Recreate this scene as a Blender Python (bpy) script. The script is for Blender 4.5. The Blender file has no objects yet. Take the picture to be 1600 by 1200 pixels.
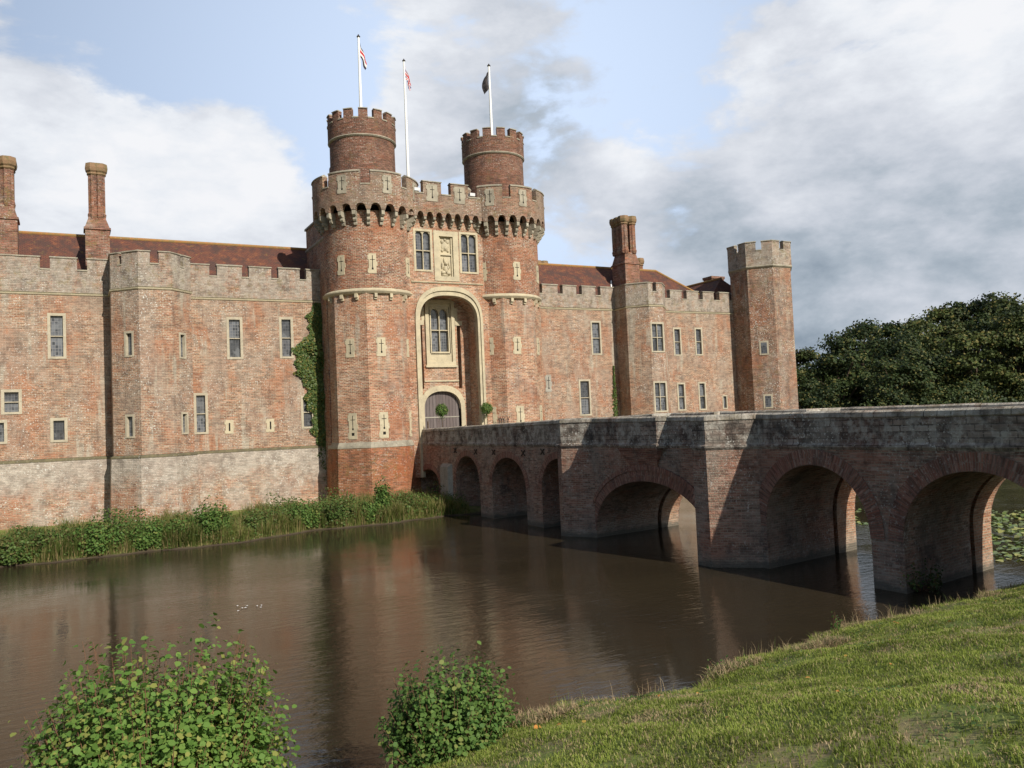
import bpy, math, random
import numpy as np
from mathutils import Matrix, Vector
random.seed(7); rng = np.random.default_rng(11)
PI = math.pi
scene = bpy.context.scene
COL = scene.collection

# ------------------------------------------------------------------ nodes / materials
class NT:
    def __init__(s, name):
        s.m = bpy.data.materials.new(name); s.m.use_nodes = True
        s.t = s.m.node_tree; s.t.nodes.clear()
        s.out = s.n('ShaderNodeOutputMaterial')
        s.b = s.n('ShaderNodeBsdfPrincipled'); s.l(s.b.outputs[0], s.out.inputs[0])
        s.b.inputs['Specular IOR Level'].default_value = .25
    def n(s, typ, **kw):
        nd = s.t.nodes.new(typ)
        for k, v in kw.items(): setattr(nd, k, v)
        return nd
    def l(s, a, b): s.t.links.new(a, b)
    def put(s, sock, v):
        if isinstance(v, bpy.types.NodeSocket): s.l(v, sock)
        elif isinstance(v, (tuple, list)): sock.default_value = tuple(v) + ((1,) if len(v) == 3 and sock.type == 'RGBA' else ())
        else: sock.default_value = v
    def pos(s): 
        return s.n('ShaderNodeNewGeometry').outputs['Position']
    def uv(s): return s.n('ShaderNodeUVMap').outputs[0]
    def noise(s, vec, scale, detail=4, rough=.55, stretch=None, dist=0):
        if stretch:
            mp = s.n('ShaderNodeMapping'); s.l(vec, mp.inputs[0]); mp.inputs['Scale'].default_value = stretch; vec = mp.outputs[0]
        nd = s.n('ShaderNodeTexNoise'); s.l(vec, nd.inputs['Vector'])
        nd.inputs['Scale'].default_value = scale; nd.inputs['Detail'].default_value = detail
        nd.inputs['Roughness'].default_value = rough; nd.inputs['Distortion'].default_value = dist
        return nd.outputs[0]
    def ramp(s, v, a, b, lo=0., hi=1.):
        nd = s.n('ShaderNodeMapRange'); nd.interpolation_type = 'SMOOTHSTEP'
        s.put(nd.inputs[0], v); nd.inputs[1].default_value = a; nd.inputs[2].default_value = b
        nd.inputs[3].default_value = lo; nd.inputs[4].default_value = hi
        return nd.outputs[0]
    def math(s, op, a, b=0.):
        nd = s.n('ShaderNodeMath', operation=op); s.put(nd.inputs[0], a); s.put(nd.inputs[1], b); return nd.outputs[0]
    def mix(s, f, a, b, mode='MIX'):
        nd = s.n('ShaderNodeMix', data_type='RGBA', blend_type=mode)
        s.put(nd.inputs[0], f); s.put(nd.inputs[6], a); s.put(nd.inputs[7], b); return nd.outputs[2]
    def sep(s, v):
        nd = s.n('ShaderNodeSeparateXYZ'); s.l(v, nd.inputs[0]); return nd.outputs
    def bump(s, h, strength=.3, dist=.02):
        nd = s.n('ShaderNodeBump'); s.put(nd.inputs['Height'], h)
        nd.inputs['Strength'].default_value = strength; nd.inputs['Distance'].default_value = dist
        s.l(nd.outputs[0], s.b.inputs['Normal'])
    def col(s, c): s.put(s.b.inputs['Base Color'], c)
    def rough(s, r): s.put(s.b.inputs['Roughness'], r)

def brick(name, c1, c2, mortar=(.50, .42, .29), lichen=.25, pale=(.40, .36, .30), specks=.3, dark=.2,
          red=.3, moss=0., bw=.30, bh=.105, darkc=(.07, .05, .045), zpale=None, mort=.022, redc=(.36, .12, .05), rowc=1., mott=0., mottc=(.3, .28, .24), streak=0., streakc=(.47, .43, .34), wet=False, grain=.7, mscale=3.4):
    m = NT(name); uv = m.uv(); p = m.pos()
    bt = m.n('ShaderNodeTexBrick'); m.l(uv, bt.inputs['Vector'])
    bt.inputs['Scale'].default_value = 1; bt.inputs['Brick Width'].default_value = bw
    bt.inputs['Row Height'].default_value = bh; bt.inputs['Mortar Size'].default_value = mort
    bt.inputs['Mortar Smooth'].default_value = .3; bt.inputs['Bias'].default_value = -.1
    bt.inputs['Color1'].default_value = (*c1, 1); bt.inputs['Color2'].default_value = (*c2, 1)
    # pointing is worn: in places pale and thick, in places gone
    mt = m.mix(m.ramp(m.noise(p, .9, 5, .65), .38, .62), tuple(x * .7 for x in mortar), mortar); m.put(bt.inputs['Mortar'], mt)
    c = bt.outputs['Color']
    # every brick (or block) has its own tone; some are over-burnt, some bleached
    us = m.sep(uv); row = m.math('FLOOR', m.math('DIVIDE', us[1], bh))
    cu = m.math('FLOOR', m.math('ADD', m.math('DIVIDE', us[0], bw), m.math('MULTIPLY', m.math('MODULO', row, 2.), .5)))
    cv3 = m.n('ShaderNodeCombineXYZ'); m.l(cu, cv3.inputs[0]); m.l(row, cv3.inputs[1])
    wn = m.n('ShaderNodeTexWhiteNoise', noise_dimensions='2D'); m.l(cv3.outputs[0], wn.inputs['Vector']); wv = wn.outputs['Value']
    isb = m.math('SUBTRACT', 1., bt.outputs['Fac'])
    c = m.mix(m.math('MULTIPLY', m.ramp(wv, .0, .35, .65 * grain, 0), isb), c, tuple(x * .35 for x in c2))
    c = m.mix(m.math('MULTIPLY', m.ramp(wv, .55, .9, 0, .55 * grain), isb), c, tuple(min(1, x * 1.35 + .05) for x in c1))
    c = m.mix(m.math('MULTIPLY', m.ramp(wv, .95, .96, 0, .8 * grain), isb), c, tuple(min(1, x * 1.1 + .08) for x in pale))
    # courses and short runs of bricks differ
    st = m.noise(uv, 1., 4, .7, stretch=(1.6, 9, 1))
    c = m.mix(m.ramp(st, .50, .66, 0, .75 * rowc), c, tuple(min(1, x * 1.35 + .09) for x in c1))
    st2 = m.noise(uv, 1.3, 4, .7, stretch=(1.3, 7, 1))
    c = m.mix(m.ramp(st2, .52, .66, 0, .7 * rowc), c, tuple(x * .5 for x in c2))
    st3 = m.noise(uv, 1., 3, .6, stretch=(.5, 3.2, 1))
    c = m.mix(m.ramp(st3, .5, .68, 0, .45), c, redc)
    rd = m.noise(p, .30, 6, .62)
    c = m.mix(m.ramp(rd, .47, .60, 0, red), c, redc)
    # broad grey weathering, stretched downward
    wz = m.noise(p, .62, 8, .66, stretch=(1.2, 1.2, .5), dist=.3)
    f = m.ramp(wz, .58 - lichen * .30, .70 - lichen * .22, 0, min(.85, .35 + lichen * .5))
    if zpale:
        z = m.sep(p)[2]
        zz = m.math('ADD', z, m.math('MULTIPLY', m.math('SUBTRACT', m.noise(p, .55, 7, .65), .5), zpale[2]))
        f = m.math('MAXIMUM', f, m.math('MULTIPLY', m.ramp(zz, zpale[0], zpale[1]), zpale[3]))
    pl = m.mix(m.ramp(m.noise(p, 2.2, 6, .7), .4, .62), tuple(x * .72 for x in pale), pale)
    c = m.mix(f, c, pl)
    if streak:
        sk = m.noise(p, 1., 5, .6, stretch=(1.5, 1.5, .16)); sm = m.noise(p, .35, 3)
        c = m.mix(m.math('MULTIPLY', m.ramp(sk, .52, .64), m.ramp(sm, .42, .58, 0, streak)), c, streakc)
        sk = m.noise(p, 2.1, 5, .65, stretch=(1.4, 1.4, .2))
        c = m.mix(m.ramp(sk, .56, .70, 0, streak * .6), c, tuple(x * .45 for x in c2))
    if mott:
        c = m.mix(m.ramp(m.noise(p, mscale, 7, .75), .47, .57, 0, mott), c, mottc)
    # dark algae
    dk = m.noise(p, 1.3, 8, .72, stretch=(1, 1, .7))
    c = m.mix(m.ramp(dk, .48, .66, 0, dark), c, darkc)
    if moss:
        ms = m.noise(p, 1.9, 7, .7)
        c = m.mix(m.ramp(ms, .52, .64, 0, moss), c, (.19, .15, .045))
    # white lime / lichen spots, in drifts
    # the tone of single bricks still shows through the weathering
    c = m.mix(m.ramp(wv, .1, .5, .30 * grain, 0), c, (.06, .045, .035))
    sp = m.noise(p, 10.5, 2, .6); big = m.noise(p, .45, 3)
    c = m.mix(m.math('MULTIPLY', m.ramp(sp, .60, .66), m.ramp(big, .40, .58, 0, specks)), c, (.62, .60, .54))
    if wet:   # slimy tide line at the water
        zw = m.math('ADD', m.sep(p)[2], m.math('MULTIPLY', m.math('SUBTRACT', m.noise(p, 2.2, 5), .5), .5))
        c = m.mix(m.ramp(zw, .12, .34, .85, 0), c, (.028, .026, .018)); c = m.mix(m.ramp(zw, .3, .75, .35, 0), c, (.30, .28, .23))
    m.col(c); m.rough(.9)
    h = m.math('ADD', m.math('MULTIPLY', bt.outputs['Fac'], -.8), m.math('MULTIPLY', m.noise(p, 11, 5, .75), 1.6))
    m.bump(h, .8, .035)
    return m.m

def stone(name, c=(.52, .46, .32), c2=(.36, .32, .24), blotch=.5, spots=.2, scale=1.4):
    m = NT(name); p = m.pos()
    k = m.mix(m.ramp(m.noise(p, scale, 6, .65), .38, .66, 0, blotch), c, c2)
    k = m.mix(m.ramp(m.noise(p, 6, 4, .7), .55, .7, 0, .35), k, tuple(x * .45 for x in c2))
    k = m.mix(m.ramp(m.noise(p, 7.7, 3), .64, .70, 0, spots), k, (.66, .64, .58))
    m.col(k); m.rough(.88); m.bump(m.noise(p, 9, 6, .7), .5, .03)
    return m.m

M = {}
M['wall'] = brick('castle_brick', (.37, .198, .115), (.285, .15, .092), mortar=(.57, .48, .35), lichen=.5, pale=(.43, .35, .275), specks=1., red=.45, dark=.4, redc=(.40, .15, .07), streak=.75, mott=.22, mottc=(.22, .16, .13))
M['wall_grey'] = brick('parapet_brick', (.34, .18, .125), (.26, .16, .12), lichen=.72, pale=(.41, .375, .315), specks=.9, red=.3, dark=.55, moss=.4, mott=.6, mottc=(.42, .38, .32), streak=.4)
M['plinth'] = brick('plinth_brick', (.40, .205, .13), (.33, .17, .11), lichen=.5, pale=(.54, .50, .43), specks=.9, red=.45, dark=.3, zpale=(1.6, 3.6, 4.2, .8), mott=.35, mottc=(.30, .25, .20))
M['gate'] = brick('gatehouse_brick', (.42, .195, .11), (.33, .155, .095), mortar=(.62, .52, .36), lichen=.28, specks=.6, red=.5, dark=.35, pale=(.40, .33, .27), streak=.55)
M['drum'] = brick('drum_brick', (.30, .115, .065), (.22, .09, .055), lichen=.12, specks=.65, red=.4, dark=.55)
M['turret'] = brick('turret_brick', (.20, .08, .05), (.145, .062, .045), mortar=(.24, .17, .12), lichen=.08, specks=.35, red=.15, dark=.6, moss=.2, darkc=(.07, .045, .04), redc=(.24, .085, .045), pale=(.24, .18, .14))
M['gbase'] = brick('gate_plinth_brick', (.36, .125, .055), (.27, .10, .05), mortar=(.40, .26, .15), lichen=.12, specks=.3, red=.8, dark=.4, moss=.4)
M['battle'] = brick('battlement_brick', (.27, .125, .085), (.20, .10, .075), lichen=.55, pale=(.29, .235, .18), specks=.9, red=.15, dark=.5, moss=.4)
M['tower'] = brick('corner_tower_brick', (.31, .145, .09), (.235, .115, .075), lichen=.35, specks=1.3, red=.4, dark=.55, moss=.3, pale=(.33, .28, .23), streak=.7, mott=.35, mottc=(.20, .15, .12))
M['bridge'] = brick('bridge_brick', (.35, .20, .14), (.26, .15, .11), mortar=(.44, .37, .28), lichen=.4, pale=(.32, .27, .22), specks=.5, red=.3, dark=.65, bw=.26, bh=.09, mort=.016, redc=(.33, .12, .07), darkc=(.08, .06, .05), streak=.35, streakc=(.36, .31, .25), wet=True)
M['bridge_lit'] = brick('bridge_sunlit_brick', (.42, .22, .13), (.34, .17, .10), mortar=(.50, .42, .30), lichen=.3, pale=(.44, .38, .30), specks=.4, red=.4, dark=.3, bw=.26, bh=.09, mort=.018, wet=True)  # bridge brick again, paler and warmer: sunlight put into its colour
M['arch'] = brick('bridge_arch_brick', (.32, .145, .095), (.21, .10, .075), mortar=(.30, .23, .17), lichen=.15, specks=.3, red=.2, dark=.5, bw=.52, bh=.085, mort=.016, redc=(.24, .08, .055), pale=(.28, .22, .18))
M['coping_b'] = brick('bridge_parapet_stone', (.30, .24, .19), (.22, .18, .145), mortar=(.10, .085, .07), lichen=.5, pale=(.36, .33, .28), specks=.9, red=.3, dark=.85, bw=.46, bh=.19, mort=.02, redc=(.21, .10, .075), darkc=(.045, .036, .032), mott=.8, mottc=(.46, .43, .37), mscale=2.2)
M['cope_top'] = brick('bridge_coping_stone', (.36, .32, .26), (.30, .27, .22), mortar=(.09, .08, .065), lichen=.5, pale=(.46, .43, .36), specks=.9, red=.1, dark=.7, bw=.42, bh=2.0, mort=.02, darkc=(.08, .065, .05), mott=.6, mottc=(.50, .47, .40), moss=.3)
M['chim'] = brick('chimney_brick', (.26, .105, .07), (.19, .085, .06), mortar=(.30, .22, .15), lichen=.2, specks=.4, red=.2, dark=.5, moss=.5)
M['stone'] = stone('dressed_stone', (.50, .435, .30), (.33, .29, .21), .6, .2)
M['moss_shade_edge'] = stone('moss_shade_ledge', (.16, .14, .08), (.09, .08, .055), .8, .35, 2.5)  # moss on the plinth ledge; also the painted shade line over string courses
M['stone_w'] = stone('weathered_stone', (.36, .325, .25), (.20, .18, .14), .75, .6)
M['stone_m'] = stone('mossy_stone', (.25, .155, .09), (.15, .13, .06), .85, .3, 3)
M['frame'] = stone('window_stone', (.44, .39, .29), (.30, .265, .20), .6, .25)
M['pale_slab'] = stone('pale_slab', (.34, .32, .27), (.22, .20, .17), .7, .4)

m = NT('slit_dark'); m.col((.012, .010, .009)); m.rough(.9); M['dark'] = m.m
m = NT('white_paint'); m.col((.82, .82, .80)); m.rough(.35); M['white'] = m.m
m = NT('iron'); m.col((.035, .026, .022)); m.rough(.6); M['iron'] = m.m
m = NT('lamp_metal'); m.col((.6, .6, .6)); m.rough(.3); M['metal'] = m.m

# leaded glass
m = NT('leaded_glass'); uv = m.uv()
bt = m.n('ShaderNodeTexBrick'); m.l(uv, bt.inputs['Vector']); bt.offset = 0
bt.inputs['Scale'].default_value = 1; bt.inputs['Brick Width'].default_value = .17; bt.inputs['Row Height'].default_value = .21
bt.inputs['Mortar Size'].default_value = .013; bt.inputs['Color1'].default_value = (.025, .03, .038, 1)
bt.inputs['Color2'].default_value = (.13, .14, .16, 1); bt.inputs['Mortar'].default_value = (.20, .20, .20, 1)
oi = m.n('ShaderNodeObjectInfo').outputs['Random']
gc = m.mix(m.ramp(oi, .2, .9, 0, .75), bt.outputs['Color'], (.03, .033, .038))
gc = m.mix(m.ramp(m.noise(m.pos(), 1.6, 3), .5, .62, 0, .5), gc, (.17, .18, .19))
m.col(gc); m.rough(m.ramp(m.noise(m.pos(), 1.3), .3, .7, .1, .3)); m.b.inputs['Specular IOR Level'].default_value = .5
m.bump(m.math('ADD', m.noise(m.pos(), 5, 3), m.math('MULTIPLY', bt.outputs['Fac'], .5)), .12, .03); M['glass'] = m.m

# oak door
m = NT('old_oak'); uv = m.uv()
bt = m.n('ShaderNodeTexBrick'); m.l(uv, bt.inputs['Vector']); bt.offset = 0
bt.inputs['Scale'].default_value = 1; bt.inputs['Brick Width'].default_value = .26; bt.inputs['Row Height'].default_value = 9
bt.inputs['Mortar Size'].default_value = .014; bt.inputs['Color1'].default_value = (.115, .09, .085, 1)
bt.inputs['Color2'].default_value = (.17, .145, .14, 1); bt.inputs['Mortar'].default_value = (.02, .016, .015, 1)
m.col(m.mix(m.ramp(m.noise(uv, 1, 6, .7, stretch=(14, .8, 1)), .4, .7, 0, .6), bt.outputs['Color'], (.06, .05, .05)))
m.rough(.75); m.bump(m.math('MULTIPLY', bt.outputs['Fac'], -1.), .4, .02); M['door'] = m.m

# clay roof tiles
m = NT('roof_tiles'); uv = m.uv(); p = m.pos()
bt = m.n('ShaderNodeTexBrick'); m.l(uv, bt.inputs['Vector'])
bt.inputs['Scale'].default_value = 1; bt.inputs['Brick Width'].default_value = .2; bt.inputs['Row Height'].default_value = .13
bt.inputs['Mortar Size'].default_value = .008; bt.inputs['Color1'].default_value = (.17, .07, .045, 1)
bt.inputs['Color2'].default_value = (.13, .055, .042, 1); bt.inputs['Mortar'].default_value = (.03, .02, .02, 1)
c = m.mix(m.ramp(m.noise(p, 2.2, 6, .7), .5, .68, 0, .7), bt.outputs['Color'], (.28, .11, .05))
c = m.mix(m.ramp(m.noise(p, .9, 7, .7), .44, .6, 0, .8), c, (.07, .045, .04))
c = m.mix(m.ramp(m.noise(p, 3.1, 5, .7), .58, .72, 0, .6), c, (.26, .19, .055))
m.col(c); m.rough(.9); m.bump(m.math('ADD', m.math('MULTIPLY', bt.outputs['Fac'], -1.), m.noise(p, 6, 4)), .6, .05); M['roof'] = m.m
M['ridge'] = stone('ridge_tiles', (.34, .17, .06), (.22, .17, .07), .8, .2, 2.5)

def leafmat(name, a, b, trans=.35, dry=None, rough=.5, nscale=None, dryamt=.25):
    m = NT(name); g = m.n('ShaderNodeNewGeometry')
    r = g.outputs['Random Per Island']
    c = m.mix(r, a, b)
    if nscale: c = m.mix(m.ramp(m.noise(g.outputs['Position'], nscale, 3), .35, .65), c, tuple(x * .62 for x in a))
    if dry:
        r2 = m.math('FRACT', m.math('MULTIPLY', r, 17.3))
        c = m.mix(m.ramp(r2, 1 - dryamt, 1 - dryamt + .03), c, dry)
    m.col(c); m.rough(rough); m.b.inputs['Specular IOR Level'].default_value = .2
    tr = m.n('ShaderNodeBsdfTranslucent'); m.l(m.mix(.5, c, (.20, .26, .03)) if trans > .3 else c, tr.inputs[0])
    mx = m.n('ShaderNodeMixShader'); mx.inputs[0].default_value = trans
    m.l(m.b.outputs[0], mx.inputs[1]); m.l(tr.outputs[0], mx.inputs[2]); m.l(mx.outputs[0], m.out.inputs[0])
    return m.m
M['leaf'] = leafmat('shrub_leaf', (.10, .20, .04), (.18, .29, .065), .35, (.28, .30, .08), .6, dryamt=.18)
M['leaf2'] = leafmat('alder_leaf', (.07, .145, .032), (.13, .21, .05), .3, (.19, .22, .06), .6, dryamt=.12)
M['ivy'] = leafmat('ivy_leaf', (.05, .09, .025), (.10, .14, .04), .15, (.17, .15, .04), .45, dryamt=.18)
M['tree_a'] = leafmat('tree_leaf_dark', (.030, .052, .017), (.065, .088, .026), .15, (.12, .115, .035), .6, nscale=.16, dryamt=.15)
M['tree_b'] = leafmat('tree_leaf_olive', (.05, .072, .02), (.09, .11, .03), .15, (.15, .13, .04), .6, nscale=.14, dryamt=.15)
M['bankleaf'] = leafmat('bank_leaf', (.055, .105, .025), (.11, .16, .04), .25, (.15, .14, .05), .5, dryamt=.2)
M['grass'] = leafmat('grass_blade', (.25, .32, .055), (.35, .40, .09), .42, (.46, .40, .18), .5, nscale=.9, dryamt=.16)
M['drygrass'] = leafmat('dry_grass', (.48, .37, .22), (.34, .25, .14), .3, (.12, .16, .04), .7, dryamt=.25)
M['reed'] = leafmat('bank_grass_blade', (.13, .17, .04), (.23, .24, .07), .4, (.33, .26, .12), .6, nscale=.4, dryamt=.3)
M['pad'] = leafmat('lily_leaf', (.12, .19, .05), (.22, .26, .08), .15, (.36, .36, .10), .3, dryamt=.2)
M['leaflitter'] = leafmat('fallen_leaf', (.55, .20, .05), (.45, .30, .06), .2)
M['bark'] = stone('bark', (.12, .085, .06), (.07, .05, .04), .7, 0)
M['twig'] = stone('red_twig', (.20, .10, .06), (.14, .09, .05), .7, 0, 6)

# ground: turf / earth
m = NT('turf'); p = m.pos()
c = m.mix(m.ramp(m.noise(p, .9, 6, .65), .35, .65), (.15, .19, .04), (.22, .25, .065))
c = m.mix(m.ramp(m.noise(p, .9, 6, .7), .48, .60, 0, .8), c, (.27, .20, .11))
z = m.sep(p)[2]
zz = m.math('ADD', z, m.math('MULTIPLY', m.noise(p, 3, 4), .3))
c = m.mix(m.ramp(zz, .15, .5), (.06, .045, .03), c)
m.col(c); m.rough(.95); m.bump(m.noise(p, 8, 6, .7), .6, .05); M['turf'] = m.m

# water
m = NT('moat_water'); p = m.pos()
m.col(m.mix(m.ramp(m.noise(p, .12, 3), .35, .65), (.038, .029, .017), (.030, .023, .014)))
m.rough(.05); m.b.inputs['IOR'].default_value = 1.33; m.b.inputs['Specular IOR Level'].default_value = .5
h = m.math('ADD', m.math('MULTIPLY', m.noise(p, 2.6, 4, .6, stretch=(.55, 1.6, 1), dist=.6), 1.), m.math('MULTIPLY', m.noise(p, 9, 3, .6, stretch=(.7, 1.4, 1)), .22))
calm = m.ramp(m.noise(p, .13, 3), .35, .65, .12, 1.)
m.bump(m.math('MULTIPLY', h, calm), .34, .06); M['water'] = m.m

# ------------------------------------------------------------------ mesh builder
class MB:
    def __init__(s): s.v = []; s.f = []; s.uv = []; s.mi = []
    def face(s, pts, uv=None, mi=0):
        i = len(s.v); s.v += [tuple(p) for p in pts]; s.f.append(tuple(range(i, i + len(pts))))
        if uv is None:
            a = np.array(pts[0], float); n = np.zeros(3)
            for k in range(len(pts)):
                p, q = np.array(pts[k], float), np.array(pts[(k + 1) % len(pts)], float); n += np.cross(p, q)
            L = np.linalg.norm(n); n = n / L if L > 1e-12 else np.array([0, 0, 1.])
            if abs(n[2]) > .9: uv = [(p[0], p[1]) for p in pts]
            else:
                t = np.array([-n[1], n[0], 0]); t /= np.linalg.norm(t); w = np.cross(n, t)
                uv = [(float(np.dot(p, t)), float(np.dot(p, w))) for p in pts]
        s.uv += list(uv); s.mi.append(mi)
    def prism(s, poly, z0, z1, mi=0, topz=None, cap=True):
        """poly: counter-clockwise plan points"""
        n = len(poly)
        tz = topz or [z1] * n
        for i in range(n):
            a, b = poly[i], poly[(i + 1) % n]
            s.face([(a[0], a[1], z0), (b[0], b[1], z0), (b[0], b[1], tz[(i + 1) % n]), (a[0], a[1], tz[i])], mi=mi)
        if cap:
            s.face([(p[0], p[1], tz[i]) for i, p in enumerate(poly)], mi=mi)
            s.face([(p[0], p[1], z0) for p in reversed(poly)], mi=mi)
    def box(s, x0, x1, y0, y1, z0, z1, mi=0): s.prism([(x0, y0), (x1, y0), (x1, y1), (x0, y1)], z0, z1, mi)
    def fbox(s, F, u0, u1, v0, v1, d0, d1, mi=0):
        """box in a facade frame: u along, v up, d outward"""
        P = lambda u, v, d: F(u, v, d)
        s.face([P(u0, v0, d1), P(u1, v0, d1), P(u1, v1, d1), P(u0, v1, d1)], [(u0, v0), (u1, v0), (u1, v1), (u0, v1)], mi)
        s.face([P(u1, v0, d0), P(u0, v0, d0), P(u0, v1, d0), P(u1, v1, d0)], None, mi)
        s.face([P(u0, v0, d0), P(u0, v0, d1), P(u0, v1, d1), P(u0, v1, d0)], None, mi)
        s.face([P(u1, v0, d1), P(u1, v0, d0), P(u1, v1, d0), P(u1, v1, d1)], None, mi)
        s.face([P(u0, v1, d1), P(u1, v1, d1), P(u1, v1, d0), P(u0, v1, d0)], None, mi)
        s.face([P(u0, v0, d0), P(u1, v0, d0), P(u1, v0, d1), P(u0, v0, d1)], None, mi)
    def fprism(s, F, outl, d0, d1, mi=0):
        """outline (u,v) counter-clockwise seen from outside, extruded d0..d1"""
        s.face([F(u, v, d1) for u, v in outl], [tuple(o) for o in outl], mi)
        s.face([F(u, v, d0) for u, v in reversed(outl)], None, mi)
        n = len(outl)
        for i in range(n):
            a, b = outl[i], outl[(i + 1) % n]
            s.face([F(a[0], a[1], d0), F(b[0], b[1], d0), F(b[0], b[1], d1), F(a[0], a[1], d1)], None, mi)
    def fband(s, F, inner, outer, d0, d1, mi=0, radial=False):
        """strip between two matching (u,v) curves, extruded"""
        acc = 0
        for i in range(len(inner) - 1):
            a, b, c, d = inner[i], inner[i + 1], outer[i + 1], outer[i]
            L = math.dist(outer[i], outer[i + 1]); W = math.dist(a, d)
            uv = [(0, acc), (0, acc + L), (W, acc + L), (W, acc)] if radial else None
            pts = [F(*a, d1), F(*b, d1), F(*c, d1), F(*d, d1)]
            s.face(pts, uv, mi)
            s.face([F(*a, d0), F(*b, d0), F(*b, d1), F(*a, d1)][::-1], None, mi)
            s.face([F(*d, d0), F(*c, d0), F(*c, d1), F(*d, d1)], None, mi)
            acc += L
        for i in (0, -1): s.face([F(*inner[i], d0), F(*outer[i], d0), F(*outer[i], d1), F(*inner[i], d1)], None, mi)
    def run(s, path, prof, closed=False, mi=0, u0=0., caps=True):
        """sweep profile [(d,z)...] (bottom to top, outward = right of travel) along plan path with mitres"""
        P = [np.array(p, float) for p in path]; n = len(P); off = miters(P, closed)
        us = [u0]
        for i in range(1, n + (1 if closed else 0)): us.append(us[-1] + np.linalg.norm(P[i % n] - P[i - 1]))
        vl = [prof[0][1]]
        for k in range(1, len(prof)): vl.append(vl[-1] + math.dist(prof[k], prof[k - 1]))
        pt = lambda i, k: (P[i % n][0] + off[i % n][0] * prof[k][0], P[i % n][1] + off[i % n][1] * prof[k][0], prof[k][1])
        for i in range(n if closed else n - 1):
            for k in range(len(prof) - 1):
                s.face([pt(i, k), pt(i + 1, k), pt(i + 1, k + 1), pt(i, k + 1)],
                       [(us[i], vl[k]), (us[i + 1], vl[k]), (us[i + 1], vl[k + 1]), (us[i], vl[k + 1])], mi)
        if caps and not closed and len(prof) > 2:
            s.face([pt(0, k) for k in range(len(prof))], None, mi); s.face([pt(n - 1, k) for k in range(len(prof))][::-1], None, mi)
    def cyl(s, a, b, r0, r1, n=10, mi=0, cap=True):
        a = Vector(a); b = Vector(b); ax = (b - a).normalized()
        t = ax.cross(Vector((0, 0, 1)) if abs(ax.z) < .95 else Vector((1, 0, 0))).normalized(); w = ax.cross(t)
        ra = [a + (t * math.cos(2 * PI * k / n) + w * math.sin(2 * PI * k / n)) * r0 for k in range(n)]
        rb = [b + (t * math.cos(2 * PI * k / n) + w * math.sin(2 * PI * k / n)) * r1 for k in range(n)]
        for k in range(n): s.face([ra[k], ra[(k + 1) % n], rb[(k + 1) % n], rb[k]], [(k * .1, 0), (k * .1 + .1, 0), (k * .1 + .1, 1), (k * .1, 1)], mi)
        if cap: s.face(ra[::-1], None, mi); s.face(rb, None, mi)
    def build(s, name, mats, parent=None, smooth=False, org=None):
        me = bpy.data.meshes.new(name)
        v = s.v
        if org is not None: v = [(p[0] - org[0], p[1] - org[1], p[2] - org[2]) for p in v]
        me.from_pydata(v, [], s.f)
        ul = me.uv_layers.new(name='UVMap'); ul.data.foreach_set('uv', np.array(s.uv, np.float32).ravel())
        if not isinstance(mats, (list, tuple)): mats = [mats]
        for mm in mats: me.materials.append(mm)
        me.polygons.foreach_set('material_index', s.mi)
        if smooth: me.polygons.foreach_set('use_smooth', [True] * len(s.f))
        me.update(); o = bpy.data.objects.new(name, me); COL.objects.link(o)
        if org is not None: o.location = org
        if parent: o.parent = parent; o.matrix_parent_inverse = parent.matrix_basis.inverted()
        return o

def miters(P, closed):
    n = len(P); off = []
    for i in range(n):
        dirs = []
        if closed or i > 0: d = P[i] - P[i - 1]; dirs.append(d / np.linalg.norm(d))
        if closed or i < n - 1: d = P[(i + 1) % n] - P[i]; dirs.append(d / np.linalg.norm(d))
        nn = [np.array([d[1], -d[0]]) for d in dirs]
        mm = sum(nn); mm /= np.linalg.norm(mm); off.append(mm / np.dot(mm, nn[0]))
    return off

def tag(o, label=None, cat=None, group=None, kind=None):
    if label: o['label'] = label
    if cat: o['category'] = cat
    if group: o['group'] = group
    if kind: o['kind'] = kind
    return o
def thing(name, label, cat, loc=(0, 0, 0), group=None):
    o = bpy.data.objects.new(name, None); COL.objects.link(o); o.location = loc
    o.empty_display_size = .5; bpy.context.view_layer.update()
    return tag(o, label, cat, group)
def copy_tree(o, parent=None):
    c = o.copy(); COL.objects.link(c)
    if parent: c.parent = parent
    for ch in [x for x in bpy.data.objects if x.parent == o]: copy_tree(ch, c)
    return c
def frame(p, q):
    """facade frame from plan point p to q; outward is to the right of travel"""
    p = np.array(p, float); q = np.array(q, float); t = (q - p) / np.linalg.norm(q - p); n = np.array([t[1], -t[0]])
    return lambda u, v, d=0.: (p[0] + t[0] * u + n[0] * d, p[1] + t[1] * u + n[1] * d, v)
def circle(cx, cy, r, n=72, a0=0): return [(cx + r * math.sin(a0 + 2 * PI * k / n), cy - r * math.cos(a0 + 2 * PI * k / n)) for k in range(n)]
def octagon(cx, cy, ap):
    R = ap / math.cos(PI / 8)
    return [(cx + R * math.sin(PI / 8 + k * PI / 4 - PI), cy - R * math.cos(PI / 8 + k * PI / 4 - PI)) for k in range(8)]

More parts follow.
